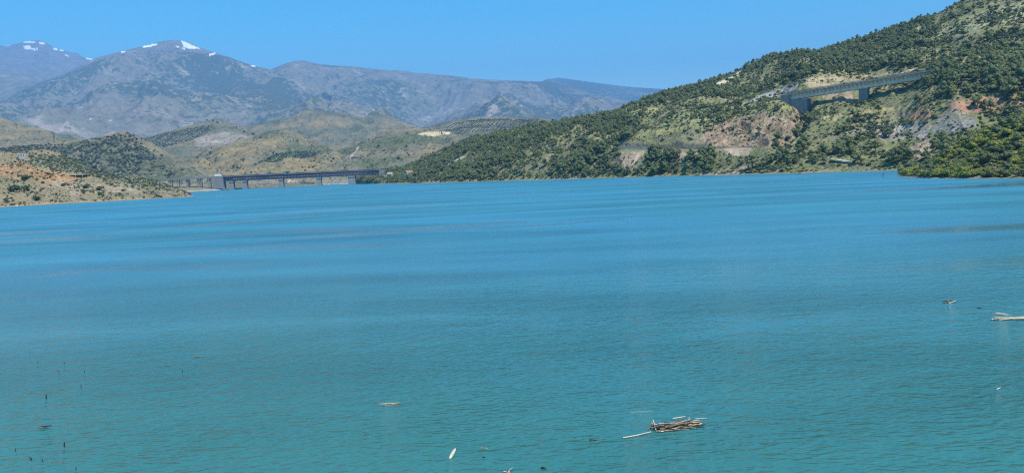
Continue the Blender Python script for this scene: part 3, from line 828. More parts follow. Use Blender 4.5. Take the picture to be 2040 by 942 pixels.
def foliage(rng, clumps, nleaf, leaf):
    V, Fc = [], []
    for c, r in clumps:
        bv, bf = blob(1, r * 0.86, c, rng)
        b = len(V); V += bv; Fc += [tuple(i + b for i in q) for q in bf]
        for _ in range(nleaf):
            d = rng.normal(size=3); d /= np.linalg.norm(d)
            if d[2] < -0.5: d[2] *= -0.4
            p = np.array(c) + d * r * np.array([1, 1, 0.85]) * (0.72 + 0.4 * rng.random())
            nrm = d + np.array([0, 0, 0.35]) + rng.normal(size=3) * 0.32; nrm /= np.linalg.norm(nrm)
            t = np.cross(nrm, rng.normal(size=3)); t /= np.linalg.norm(t) + 1e-9; bt = np.cross(nrm, t)
            s = leaf * (0.6 + 0.8 * rng.random()); s2 = s * (0.5 + 0.4 * rng.random())
            b = len(V)
            V += [tuple(p - t * s), tuple(p + bt * s2 * 0.6), tuple(p + t * s), tuple(p - bt * s2 * 0.6)]
            Fc.append((b, b + 1, b + 2, b + 3))
    return V, Fc

def pine_parts(seed, tall=1.0):
    """unit pine about 7 m high: (crown verts, faces), trunk builder"""
    rng = np.random.default_rng(seed)
    H = 6.2 * tall; cl = []
    n = 9
    lean = rng.normal(size=2) * 0.25
    for i in range(n):
        a = i * 2.4 + rng.random(); rr = 1.9 * math.sqrt((i + 0.4) / n) * (0.85 + 0.4 * rng.random())
        z = H * (0.80 - 0.30 * (rr / 2.0) ** 2 + 0.10 * rng.normal() * 0.7) - (0.9 if i % 3 == 0 else 0)
        cl.append(((rr * math.cos(a) + lean[0], rr * math.sin(a) + lean[1], z), 1.05 + 0.45 * rng.random()))
    cl.append(((lean[0], lean[1], H * 0.92), 1.0))
    cl.append(((lean[0] * 0.5, lean[1] * 0.5, H * 0.52), 1.35))
    cr = foliage(rng, cl, 22, 0.40)
    tr = MB()
    tr.tube([(0, 0, -0.8), (0.05, 0.03, H * 0.3), (lean[0] * 0.7, lean[1] * 0.7, H * 0.75)], [0.22, 0.17, 0.07], 6)
    for c, r in cl[1:8:2]:
        tr.tube([(lean[0] * 0.3, lean[1] * 0.3, H * 0.42), ((c[0]) * 0.5, c[1] * 0.5, (H * 0.45 + c[2]) / 2), c], [0.09, 0.07, 0.03], 5)
    return cr, tr

def shrub_parts(seed, flat=0.75, leaf=0.16):
    """unit shrub about 1 m across and 0.8 m high"""
    rng = np.random.default_rng(seed)
    cl = []
    for i in range(6):
        a = i * 2.4 + rng.random(); rr = 0.30 * math.sqrt(i / 6) * (0.8 + 0.5 * rng.random())
        cl.append(((rr * math.cos(a), rr * math.sin(a), flat * (0.26 + 0.22 * rng.random())), 0.20 + 0.09 * rng.random()))
    cr = foliage(rng, cl, 18, leaf * 0.6)
    st = MB()
    for c, r in cl[:3]:
        st.tube([(c[0] * 0.2, c[1] * 0.2, -0.15), (c[0] * 0.7, c[1] * 0.7, c[2] * 0.5), c], [0.03, 0.024, 0.012], 4)
    return cr, st

def crown_mesh(name, cr, mat):
    me = bpy.data.meshes.new(name); me.from_pydata(cr[0], [], cr[1]); me.update(); me.materials.append(mat)
    return me

PINE, PINE_T, PINE_J = [], [], []
for k in range(6):
    cr, tr = pine_parts(100 + k, 0.9 + 0.05 * k)
    PINE.append(crown_mesh('crown', cr, MAT['pine'])); PINE_T.append(tr.mesh('trunk', MAT['bark']))
    j = MB(); j.add(*cr); nf = len(j.f); j.add(tr.v, tr.f)
    me = j.mesh('pine', MAT['pine']); me.materials.append(MAT['bark'])
    me.polygons.foreach_set('material_index', np.array([0] * nf + [1] * (len(j.f) - nf), np.int32))
    PINE_J.append(me)
SHRUB, SHRUB_S = [], []
for k in range(6):
    cr, st = shrub_parts(300 + k, 0.7 + 0.08 * k)
    SHRUB.append(cr); SHRUB_S.append(st.mesh('stem', MAT['bark']))
SHRUB_M = {m: [crown_mesh('foliage', c, MAT[m]) for c in SHRUB] for m in ('shrub', 'bright', 'olive', 'tuft', 'dark', 'bush')}

def rock_mesh(seed):
    rng = np.random.default_rng(seed)
    bm = bmesh.new(); bmesh.ops.create_icosphere(bm, subdivisions=2, radius=0.5)
    for v in bm.verts:
        p = v.co
        k = 1 + 0.45 * math.sin(p.x * 5 + seed) * math.cos(p.y * 6 + 2 * seed) + 0.15 * rng.normal()
        v.co = Vector((p.x * k * 1.2, p.y * k, max(p.z * k * 0.7, -0.25)))
    me = bpy.data.meshes.new('rock'); bm.to_mesh(me); bm.free(); me.materials.append(MAT['rock'])
    return me
ROCKS = [rock_mesh(k) for k in range(4)]

def stuff(name, pts, scales, meshes, label, cat, lean=0.12):
    """one object that spreads copies of a few meshes over points (a mass nobody could count)"""
    pts = np.asarray(pts); n = len(pts)
    me = bpy.data.meshes.new(name)
    me.vertices.add(n); me.vertices.foreach_set('co', pts.astype(np.float32).ravel())
    a = me.attributes.new('siz', 'FLOAT_VECTOR', 'POINT')
    sx = scales * RNG.uniform(0.85, 1.2, n); sz = scales * RNG.uniform(0.8, 1.2, n)
    a.data.foreach_set('vector', np.stack([sx, sx, sz], -1).astype(np.float32).ravel())
    a = me.attributes.new('rot', 'FLOAT_VECTOR', 'POINT')
    a.data.foreach_set('vector', np.stack([RNG.normal(0, lean, n), RNG.normal(0, lean, n), RNG.uniform(0, 6.283, n)], -1).astype(np.float32).ravel())
    a = me.attributes.new('which', 'INT', 'POINT')
    a.data.foreach_set('value', RNG.integers(0, len(meshes), n).astype(np.int32))
    src = bpy.data.collections.new(name + '_sources')
    for k, m_ in enumerate(meshes):
        src.objects.link(bpy.data.objects.new('%s_source_%d' % (name, k), m_))
    ng = bpy.data.node_groups.new(name, 'GeometryNodeTree')
    ng.interface.new_socket('Geometry', in_out='INPUT', socket_type='NodeSocketGeometry')
    ng.interface.new_socket('Geometry', in_out='OUTPUT', socket_type='NodeSocketGeometry')
    nd = ng.nodes; lk = ng.links
    gi = nd.new('NodeGroupInput'); go = nd.new('NodeGroupOutput')
    ci = nd.new('GeometryNodeCollectionInfo'); ci.inputs['Collection'].default_value = src
    ci.inputs['Separate Children'].default_value = True; ci.inputs['Reset Children'].default_value = True
    ip = nd.new('GeometryNodeInstanceOnPoints'); ip.inputs['Pick Instance'].default_value = True
    def attr(nm, ty):
        q = nd.new('GeometryNodeInputNamedAttribute'); q.data_type = ty; q.inputs['Name'].default_value = nm
        return q.outputs[0]
    lk.new(gi.outputs[0], ip.inputs['Points']); lk.new(ci.outputs[0], ip.inputs['Instance'])
    lk.new(attr('which', 'INT'), ip.inputs['Instance Index'])
    e2r = nd.new('FunctionNodeEulerToRotation')
    lk.new(attr('rot', 'FLOAT_VECTOR'), e2r.inputs[0]); lk.new(e2r.outputs[0], ip.inputs['Rotation'])
    lk.new(attr('siz', 'FLOAT_VECTOR'), ip.inputs['Scale'])
    lk.new(ip.outputs[0], go.inputs[0])
    o = link(bpy.data.objects.new(name, me))
    md = o.modifiers.new('spread', 'NODES'); md.node_group = ng
    tag(o, label, cat, kind='stuff')
    return o

def pine_tree(p, s, label, group, rz=None):
    k = random.randrange(6)
    t = empty('pine_tree', p, random.uniform(0, 6.28) if rz is None else rz)
    t.scale = (s * random.uniform(0.9, 1.15), s * random.uniform(0.9, 1.15), s * random.uniform(0.85, 1.1))
    tag(t, label, 'pine tree', group)
    link(bpy.data.objects.new('trunk', PINE_T[k]), t); link(bpy.data.objects.new('crown', PINE[k]), t)
    return t

def shrub(p, s, label, group=None, mat='shrub', name='shrub', zs=1.0, cat='shrub'):
    k = random.randrange(6)
    t = empty(name, p, random.uniform(0, 6.28))
    t.scale = (s * random.uniform(0.9, 1.15), s * random.uniform(0.9, 1.15), s * zs)
    tag(t, label, cat, group)
    link(bpy.data.objects.new('stem', SHRUB_S[k]), t); link(bpy.data.objects.new('foliage', SHRUB_M[mat][k]), t)
    return t

# --- density maps of the right hillside (share of pines, share of scrub)
BARE = [g[0] for g in GP[:1]] + [g[0] for g in GP[2:6]] + [GP[6][0], GP[8][0], GP[10][0], GP[11][0], GP[12][0], GP[13][0]]
WOOD = [[(700, 375), (800, 340), (900, 285), (1000, 262), (1150, 238), (1220, 215), (1260, 205), (1290, 232), (1260, 268), (1240, 292), (1232, 300), (1240, 340), (1250, 360)],
        [(1220, 222), (1320, 178), (1440, 145), (1540, 108), (1640, 100), (1760, 65), (1840, 30), (1880, 60), (1850, 80), (1800, 105), (1840, 128), (1720, 146), (1620, 150), (1580, 165), (1500, 190), (1440, 200), (1380, 185), (1300, 215)],
        [(1240, 300), (1420, 305), (1420, 352), (1240, 356)],
        [(1860, 140), (1960, 100), (2060, 100), (2060, 200), (1960, 190), (1880, 200)]]
SPARSE = [[(1420, 305), (1560, 300), (1800, 290), (1900, 270), (1900, 345), (1420, 352)], [(1620, 215), (1900, 160), (2060, 190), (2060, 260), (1900, 240), (1700, 250)],
          [(1800, 100), (1900, 30), (2060, -20), (2060, 100), (1900, 130)]]
def masks(px, py, X, Y):
    qx = px + 9 * fbm(X * 0.02, Y * 0.02, 3); qy = py + 6 * fbm(X * 0.02 + 5, Y * 0.02, 3)
    bare = np.zeros(px.shape)
    for p_ in BARE: bare = np.maximum(bare, inpoly(qx, qy, p_))
    wood = np.zeros(px.shape); sparse = np.zeros(px.shape)
    for p_ in WOOD: wood = np.maximum(wood, inpoly(qx, qy, p_))
    for p_ in SPARSE: sparse = np.maximum(sparse, inpoly(qx, qy, p_))
    road = (px > 1232) & (px < 1545) & (py > 282) & (py < 304)
    corr = (px > 1560) & (px < 1850) & (py > 206 - (px - 1577) * 0.15 - 32) & (py < 206 - (px - 1577) * 0.15 + 20)
    return bare, wood, sparse, road, corr
def d_pine(px, py, X, Y, Z, N):
    bare, wood, sparse, road, corr = masks(px, py, X, Y)
    g = sstep(-0.25, 0.15, fbm(X / 45, Y / 45 + 3, 3))
    g = g * sstep(-0.35, 0.05, fbm(X / 110 + 7, Y / 110, 3))
    d = wood * (0.12 + 0.88 * g) + sparse * 0.18 * sstep(0.0, 0.3, fbm(X / 30 + 6, Y / 30, 3)) + 0.02
    return d * (1 - bare) * (~road) * (1 - 0.93 * corr) * sstep(0.3, 1.2, Z)
def d_scrub(px, py, X, Y, Z, N):
    bare, wood, sparse, road, corr = masks(px, py, X, Y)
    g = sstep(-0.3, 0.25, fbm(X / 35 + 9, Y / 35, 3))
    g = g * (0.12 + 0.88 * sstep(-0.18, 0.12, fbm(X / 60 + 2, Y / 60, 3)))
    return (0.08 + 0.92 * g) * (1 - 0.8 * bare) * (1 - 0.5 * wood) * (~road) * (1 - 0.4 * corr)

GSEG = [1, 2, 3, 4, 5, 6]
P_pine = scatter('hillside_right', 7800, d_pine, GSEG)
S_pine = np.clip(RNG.lognormal(0.02, 0.30, len(P_pine)) * (1 + 0.5 * fbm(P_pine[:, 0] / 60, P_pine[:, 1] / 60, 2)), 0.45, 1.7)
S_pine *= np.interp(np.linalg.norm(P_pine[:, :2], axis=1), [600, 720, 900, 1100], [1.15, 1.0, 0.66, 0.6])
ppx, ppy = proj(P_pine)
P_pine[:, 2] -= 0.3
P_scr = scatter('hillside_right', 32000, d_scrub, GSEG)
S_scr = np.clip(RNG.lognormal(0.45, 0.45, len(P_scr)), 0.7, 4.5)
d_h = lambda px, py, X, Y, Z, N: 0.3 + sstep(-0.3, 0.3, fbm(X / 14, Y / 14, 3))
P_hs = scatter('headland_right', 3400, d_h, [1, 2, 3])
S_hs = np.clip(RNG.lognormal(0.75, 0.40, len(P_hs)), 0.8, 5.0)
P_hp = scatter('headland_right', 60, lambda px, py, X, Y, Z, N: sstep(1.5, 4, Z) * (px > 1805), [1, 2, 3])
S_hp = RNG.uniform(0.45, 0.85, len(P_hp))

# the pines that show largest stand as trees of their own, the rest is one wood
Rp = np.linalg.norm(P_pine[:, :2], axis=1); size = S_pine / Rp
inview = (ppx > 5) & (ppx < 2035) & (ppy > 5)
order = np.argsort(-(size * inview))
top = order[:228]; rest = np.setdiff1d(np.arange(len(P_pine)), top)
stuff('pine_wood', P_pine[rest], S_pine[rest], PINE_J, 'dense pine wood covering the right hillside up to its crest', 'wood', 0.06)
for i in top:
    x, y = ppx[i], ppy[i]
    big = 'large' if S_pine[i] > 1.25 else ('middling' if S_pine[i] > 0.95 else 'small')
    if x < 1240: where = 'in the shore wood close to the bridge end houses' if x < 920 else 'low in the middle of the dense shore wood' if x < 1090 else 'in the shore wood just left of the road bend'
    elif x < 1430 and y > 296: where = 'between the pale road parapet and the water' if x < 1340 else 'between the road guard rail and the water'
    elif y > 262: where = 'on the shore slope under the brown rock scar' if x < 1600 else 'on the shore slope around the pale concrete strip' if x < 1730 else 'on the shore slope beside the near headland'
    elif y > 150: where = 'on the grassy slope left of the viaduct abutment' if x < 1570 else 'by the ravine under the left half of the viaduct' if x < 1710 else 'on the slope under the right half of the viaduct' if x < 1860 else 'around the red soil right of the viaduct'
    else: where = 'on the wooded slope just above the viaduct' if x < 1860 else 'high on the right slope near the grey board'
    lab = big + ' dark green pine ' + where; grp = 'pines ' + where
    pine_tree(tuple(P_pine[i]), S_pine[i], lab, grp)
for x, y, s in [(1838, 168, 1.0), (1848, 162, 1.2), (1856, 168, 1.1), (1864, 158, 1.3), (1872, 164, 1.2), (1880, 154, 1.3), (1850, 172, 0.9), (1890, 160, 1.1)]:
    p = pick('hillside_right', x, y); pine_tree((p[0], p[1], p[2] - .3), s, 'tall pine in the clump hiding the right end of the concrete viaduct', 'pines at the viaduct end')
hx, hy = proj(P_hp)
for p, s, x in zip(P_hp, S_hp, hx):
    if x < 2060: pine_tree((p[0], p[1], p[2] - 0.3), s, 'young green pine ' + ('near the tip' if x < 1860 else 'in the middle' if x < 1950 else 'toward the right edge') + ' of the near right headland', 'pines ' + ('near the tip' if x < 1860 else 'in the middle' if x < 1950 else 'toward the right edge') + ' of the near headland')

P_mx = scatter('hillside_right', 2400, lambda *a: d_pine(*a) * 0.6 + 0.25 * d_scrub(*a), GSEG); P_mx[:, 2] -= 0.2
stuff('broadleaf_wood', P_mx, np.clip(RNG.lognormal(1.25, 0.35, len(P_mx)), 1.6, 6.5), SHRUB_M['shrub'] + SHRUB_M['olive'] + SHRUB_M['bright'][:3], 'round olive green trees and tall bushes mixed among the pines of the right hillside', 'trees')
stuff('scrub', P_scr, S_scr, SHRUB_M['shrub'] + SHRUB_M['olive'][:2] + SHRUB_M['bright'][:3], 'low green scrub scattered over the right hillside', 'scrub')
sx, sy = proj(P_hs); hs_size = S_hs / np.linalg.norm(P_hs[:, :2], axis=1) * ((sx < 2035) & (sy > 200))
order = np.argsort(-hs_size); top = order[:150]; rest = np.setdiff1d(np.arange(len(P_hs)), top)
yel = fbm(P_hs[:, 0] / 16 + 2, P_hs[:, 1] / 16, 3) > 0.04
br = rest[yel[rest]]; gr = rest[~yel[rest]]
stuff('headland_scrub', P_hs[gr], S_hs[gr], SHRUB_M['shrub'][:3] + SHRUB_M['bright'], 'thick green shrubs covering the near right headland', 'scrub')
stuff('flowering_broom', P_hs[br], S_hs[br], SHRUB_M['bright'], 'yellow green broom among the shrubs of the near right headland', 'broom')
for i in top:
    lo = 'at the waterline' if P_hs[i, 2] < 3 else ('low on the slope' if P_hs[i, 2] < 9 else 'high on the slope')
    wh = 'near the tip' if sx[i] < 1860 else ('in the middle' if sx[i] < 1950 else 'toward the right edge')
    ty = 'yellow green broom bush ' if yel[i] else 'dark green shrub '
    shrub(tuple(P_hs[i]), S_hs[i], ty + lo + ' ' + wh + ' of the near headland', ('broom bushes ' if yel[i] else 'shrubs ') + lo + ' ' + wh + ' of the near headland', 'bright' if yel[i] else 'shrub', 'broom_bush' if yel[i] else 'shrub')

# --- left headland
d_f = lambda px, py, X, Y, Z, N: 0.12 + sstep(-0.1, 0.4, fbm(X / 22, Y / 22, 3)) + 1.2 * inpoly(px, py, [(60, 305), (140, 312), (215, 345), (340, 365), (340, 375), (230, 360), (60, 330)])
P_f = scatter('headland_left', 9500, d_f, [1, 2, 3, 4])
S_f = np.clip(RNG.lognormal(0.22, 0.42, len(P_f)), 0.5, 3.0)
stuff('headland_brush', P_f, S_f, SHRUB_M['shrub'][:3] + SHRUB_M['olive'][3:] + SHRUB_M['tuft'][:1] + SHRUB_M['dark'][:2] + SHRUB_M['bright'][:1], 'dry low brush dotted over the left headland', 'brush')
for x, y, w, zs, lab in [
    (28, 383, 20, 1.3, 'tall grey green bush at the far left of the dry headland'), (54, 357, 20, 0.6, 'wide flat green bush above the tall bush on the left headland'),
    (50, 380, 17, 0.8, 'round green bush right of the tall bush on the left headland'), (72, 399, 18, 0.7, 'green bush close to the water on the left headland'),
    (96, 349, 9, 0.9, 'small dark bush on the orange soil of the left headland'), (126, 372, 8, 0.9, 'small dark bush in the middle of the left headland'),
    (166, 385, 10, 1.4, 'tall dark bush among pale rocks on the left headland'), (172, 375, 14, 0.9, 'green bush above the pale rocks on the left headland'),
    (199, 380, 13, 1.0, 'upper green bush of the pair right of the pale rocks'), (200, 388, 10, 1.0, 'lower green bush of the pair right of the pale rocks'),
    (223, 361, 23, 0.85, 'large round dark green bush beside the sandy clearing'), (262, 366, 9, 0.8, 'small dark bush right of the sandy clearing'),
    (291, 371, 9, 1.1, 'bright green bush near the headland tip'), (85, 366, 7, 0.8, 'tiny dark bush under the orange soil of the left headland'),
    (246, 381, 8, 0.7, 'dark bush low on the rocky front of the left headland'), (205, 391, 8, 0.7, 'dark bush just above the water on the left headland')]:
    p = pick('headland_left', x, y); R = p[1]
    shrub(tuple(p), w * R / F * 1.2, lab, None, 'bright' if 'bright' in lab else 'bush', 'bush', zs, 'bush')

# --- trees on the hills behind
d_w = lambda px, py, X, Y, Z, N: inpoly(px + 8 * fbm(X / 40, Y / 40, 2), py + 5 * fbm(X / 40, Y / 40 + 4, 2), [(-200, 294), (60, 291), (150, 285), (200, 277), (245, 268), (275, 272), (290, 300), (312, 318), (330, 335), (350, 352), (200, 353), (-200, 345)]) * (0.35 + 0.65 * sstep(-0.2, 0.2, fbm(X / 60, Y / 60, 3))) + 0.015
P_w = scatter('hill_wooded', 5200, d_w, [1, 2, 3]); S_w = RNG.uniform(0.6, 1.15, len(P_w))
P_w[:, 2] -= 0.4
stuff('knoll_wood', P_w, S_w * 5.5, SHRUB_M['olive'][:3] + SHRUB_M['dark'][:3], 'dark evergreen wood on the knoll behind the left headland', 'wood', 0.05)
d_b = lambda px, py, X, Y, Z, N: 0.2 + sstep(-0.2, 0.3, fbm(X / 30, Y / 30, 3))
P_b = scatter('far_bank', 2200, d_b, [2, 3]); stuff('bank_scrub', P_b, RNG.uniform(0.8, 3.2, len(P_b)), SHRUB_M['shrub'] + SHRUB_M['olive'][:2], 'scrub along the far bank behind the truss bridge', 'scrub')
hp = []
for nm, n in (('hill_yellow', 900), ('hill_bare_top', 1500), ('hill_tan_spur', 260), ('hill_terraced', 700), ('hill_ochre', 500), ('hill_olive_grove', 500), ('hill_ridge_back', 500)):
    hp.append(scatter(nm, n, lambda px, py, X, Y, Z, N: 0.05 + sstep(0.0, 0.35, fbm(X / 70, Y / 70, 3)) ** 2, [1, 2, 3]))
hp = np.concatenate(hp)
stuff('hill_scrub', hp, RNG.uniform(1.5, 4.5, len(hp)), SHRUB_M['olive'], 'low dark scrub scattered over the hills behind the bridge', 'scrub')
# olive rows: planted lines on two slopes
def rows(layer, poly, step, size):
    L = LAYERS[layer]; m = inpoly(L.px, L.py, poly)
    X = L.P[..., 0][m]; Y = L.P[..., 1][m]
    out = []
    for x in np.arange(X.min(), X.max(), step):
        for y in np.arange(Y.min(), Y.max(), step):
            c = math.cos(0.35) * x + 0; p = (x + 0.25 * (y - Y.min()) + random.gauss(0, .4), y + random.gauss(0, .4))
            z = ground_z(layer, *p); q = proj(np.array([[p[0], p[1], z]]))
            if inpoly(q[0], q[1], poly)[0]: out.append((p[0], p[1], z - 0.3))
    return np.array(out)
P_o = np.concatenate([rows('hill_olive_grove', [(872, 268), (905, 246), (960, 238), (1070, 238), (1090, 250), (985, 260), (900, 270)], 10.0, 5),
                      rows('hill_yellow', [(480, 343), (525, 318), (575, 302), (640, 302), (625, 312), (560, 322), (505, 348)], 8.0, 4),
                      rows('hill_terraced', [(240, 292), (330, 266), (425, 248), (420, 262), (380, 282), (300, 300)], 10.0, 5)])
stuff('olive_rows', P_o, np.full(len(P_o), 5.2), SHRUB_M['olive'], 'planted rows of olive trees on the hills behind the bridge', 'olive grove', 0.03)
# single dark trees on the dry hills
for nm, pts, lab, grp in [
    ('hill_yellow', [(403, 303), (418, 306), (420, 296), (430, 297), (441, 302), (393, 315), (388, 318), (412, 318), (409, 321), (438, 303), (442, 309), (458, 326), (486, 318), (484, 322), (531, 310), (545, 310), (552, 308), (545, 305), (537, 317), (465, 333), (473, 335), (470, 330), (520, 275)], 'dark round tree on the yellowish hill above the truss bridge', 'dark trees on the yellowish hill'),
    ('hill_tan_spur', [(602, 334), (616, 336), (624, 334), (628, 331), (608, 340), (573, 345), (620, 324), (626, 323)], 'dark round tree on the low tan spur behind the bridge', 'dark trees on the tan spur'),
    ('hill_bare_top', [(744, 307), (754, 293), (766, 300), (795, 318), (801, 319), (810, 291), (824, 285), (815, 310), (767, 320), (742, 330)], 'dark round tree on the hill with the sandy top', 'dark trees on the sandy topped hill'),
    ('hill_wooded', [(290, 315), (319, 318), (322, 312), (352, 324), (332, 341), (350, 345), (232, 276), (245, 269), (258, 280), (270, 290), (290, 296), (308, 300), (342, 345)], 'dark round tree on the dry flank of the wooded knoll', 'dark trees on the knoll flank'),
    ('hill_yellow', [(653, 318), (660, 322), (668, 328), (665, 318), (670, 334), (681, 334), (688, 336), (698, 333), (702, 332), (640, 310)], 'dark tree in the loose cluster on the slope left of the bridge end', 'dark trees left of the bridge end'),
    ('hill_terraced', [(412, 240), (424, 241), (434, 246), (470, 255), (483, 258), (487, 264), (505, 268)], 'dark tree on the crest of the terraced hill', 'dark trees on the terraced hill')]:
    for x, y in pts:
        p = pick(nm, x, y)
        shrub(tuple(p), random.uniform(5.5, 9.0) * p[1] / 1900.0, lab, grp, 'dark', 'round_tree', random.uniform(0.85, 1.1), 'tree')

# --- stones along the shores
def shore_pts(layer, n, zmax):
    return scatter(layer, n, lambda px, py, X, Y, Z, N: (Z < zmax) * sstep(0, 0.3, fbm(X / 20, Y / 20, 2)), [1, 2])
sp = np.concatenate([shore_pts('headland_left', 700, 6), shore_pts('hillside_right', 900, 4), shore_pts('far_bank', 400, 4), shore_pts('headland_right', 120, 1.5)])
stuff('shore_stones', sp, np.clip(RNG.lognormal(-0.5, 0.5, len(sp)), 0.2, 2.2), ROCKS, 'pale stones and boulders strewn along the waterline', 'stones', 0.4)
d_sc = lambda px, py, X, Y, Z, N: np.maximum(inpoly(px, py, SCAR), inpoly(px, py, GP[8][0])) * 1.0 + 0.6 * inpoly(px, py, GP[6][0])
sp = scatter('hillside_right', 320, d_sc, [3, 4, 5])
stuff('scree_boulders', sp, np.clip(RNG.lognormal(0.1, 0.5, len(sp)), 0.5, 3.5), ROCKS, 'broken rocks lying in the bare scars of the right hillside', 'rocks', 0.4)

# ------------------------------------------------------------------ truss bridge
def V3(p): return Vector((float(p[0]), float(p[1]), float(p[2])))
A = V3(wp(328, 353.5, 1250)); B = V3(wp(757, 341.0, 1250)); zt = (A.z + B.z) / 2; A.z = B.z = zt
S = V3(wp(446, 352, 1250)); S.z = zt            # truss starts at the big abutment
bd = (B - A).normalized(); bn = Vector((-bd.y, bd.x, 0))      # away from the camera
def onb(x): p = V3(wp(x, 350, 1250)); p.z = 0; return p
tb = empty('truss_bridge', (S.x, S.y, 0))
tag(tb, 'long blue steel truss bridge on concrete piers across the reservoir', 'bridge')
def child(mb, name, mat, par):
    """mesh in world coordinates, parented without moving"""
    o = mb.build(name, mat, par)
    o.matrix_parent_inverse = Matrix.Translation(par.location).inverted() if par.rotation_euler.z == 0 else par.matrix_basis.inverted()
    return o
def slab(mb, a, b, w, z0, z1, off=0.0):
    d = (b - a).normalized(); n = Vector((-d.y, d.x, 0)); o = n * off; h = n * (w / 2)
    P = []
    for z in (z0, z1):
        P += [Vector((q.x, q.y, z)) for q in (a - h + o, b - h + o, b + h + o, a + h + o)]
    mb.hexa(P)
m = MB(); slab(m, S, B + bd * 6, 11.5, zt - 1.0, zt - 0.2); deck = child(m, 'deck', MAT['concrete2'], tb)
m = MB(); slab(m, S, B + bd * 6, 10.2, zt - 0.196, zt - 0.15); child(m, 'road_surface', MAT['asphalt'], tb)
for sgn in (-1, 1):
    m = MB(); slab(m, S, B + bd * 6, 0.35, zt - 0.2, zt + 0.75, sgn * 5.55); child(m, 'parapet', MAT['steel'], tb)
TD = 6.2
pier_x = [461, 487.5, 560, 635.5, 701]
ends = [S] + [onb(x) for x in pier_x] + [B]
for sgn in (-1, 1):
    off = bn * (sgn * 4.2)
    m = MB(); m.bar(S + off - Vector((0, 0, 1.45)), B + off - Vector((0, 0, 1.45)), 0.9, 1.3); child(m, 'top_chord', MAT['steel'], tb)
    m = MB(); m.bar(S + off - Vector((0, 0, TD + 1)), B + off - Vector((0, 0, TD + 1)), 0.9, 1.3); child(m, 'bottom_chord', MAT['steel'], tb)
for i in range(len(ends) - 1):
    a = ends[i].copy(); b = ends[i + 1].copy(); a.z = b.z = zt
    L_ = (b - a).length; n = max(2, round(L_ / 4.6))
    m = MB()
    for sgn in (-1, 1):
        off = bn * (sgn * 4.2)
        for k in range(n):
            p = a + bd * (L_ * k / n) + off; q = a + bd * (L_ * (k + 1) / n) + off
            t1, t2 = Vector((0, 0, -1.5)), Vector((0, 0, -TD - 0.9))
            m.bar(p + t1, p + t2, 0.7, 0.7)
            m.bar(p + t1, q + t2, 0.62, 0.62); m.bar(p + t2, q + t1, 0.6, 0.6)
    o = child(m, 'truss_web', MAT['steel'], tb); o['kind'] = 'stuff'
for x, w in zip(pier_x, [6.5, 6.5, 6.5, 6.5, 10.5]):
    p = onb(x); m = MB()
    h = bd * (w / 2); n = bn * 4.2; zt2 = zt - TD - 1.55
    pts = []
    for z, k in ((-6, 1.06), (zt2 - 2.0, 1.0)):
        pts += [Vector((q.x, q.y, z)) for q in (p - h * k - n * k, p + h * k - n * k, p + h * k + n * k, p - h * k + n * k)]
    m.hexa(pts)
    pr = child(m, 'pier', MAT['concrete'], tb)
    m = MB(); slab(m, p - bd * (w / 2 + 0.4), p + bd * (w / 2 + 0.4), 9.8, zt2 - 2.0, zt2)
    o = m.build('pier_cap', MAT['concrete'], pr)
# abutment block and the low approach viaduct to its left
m = MB(); slab(m, V3(wp(425, 352, 1250)), S + bd * 0.5, 13.0, 2.0, zt - 1.95); child(m, 'abutment', MAT['concrete2'], tb)
m = MB(); slab(m, B - bd * 0.4, B + bd * 7, 13.0, 2.0, zt - 1.02); child(m, 'abutment', MAT['concrete2'], tb)
av = empty('approach_viaduct', (A.x, A.y, 0))
tag(av, 'low concrete approach viaduct on columns left of the truss bridge', 'viaduct')
S2 = S.copy(); S2 -= bd * 0.05
m = MB(); slab(m, A - bd * 8, S2, 11.5, zt - 1.9, zt - 0.2); child(m, 'deck', MAT['concrete2'], av)
for sgn in (-1, 1):
    m = MB(); slab(m, A - bd * 8, S2, 0.35, zt - 0.2, zt + 0.75, sgn * 5.55); child(m, 'parapet', MAT['concrete2'], av)
for x in (340, 355, 372, 374.5, 394, 397, 400, 415, 418, 421):
    for sgn in (-1, 1):
        p = onb(x) + bn * (sgn * 3.5); m = MB(); m.tube([(p.x, p.y, -2), (p.x, p.y, zt - 1.92)], 0.65, 10)
        child(m, 'column', MAT['concrete2'], av)
for x, lab in ((392, 'left slender lamp post on the approach viaduct'), (412, 'right slender lamp post on the approach viaduct')):
    p = onb(x) + bn * 5.0; p.z = zt - 0.2; t = empty('lamp_post', p); tag(t, lab, 'lamp post')
    m = MB(); m.tube([(0, 0, 0), (0, 0, 6), (0, 0, 10)], [0.16, 0.13, 0.09], 8); m.build('pole', MAT['concrete2'], t)
    m = MB(); m.bar((0, 0, 9.9), (0, -2.0, 10.3), 0.12); m.build('arm', MAT['concrete2'], t)
    m = MB(); m.box((0, -2.3, 10.25), (0.35, 0.9, 0.2)); m.build('lamp_head', MAT['grey'], t)
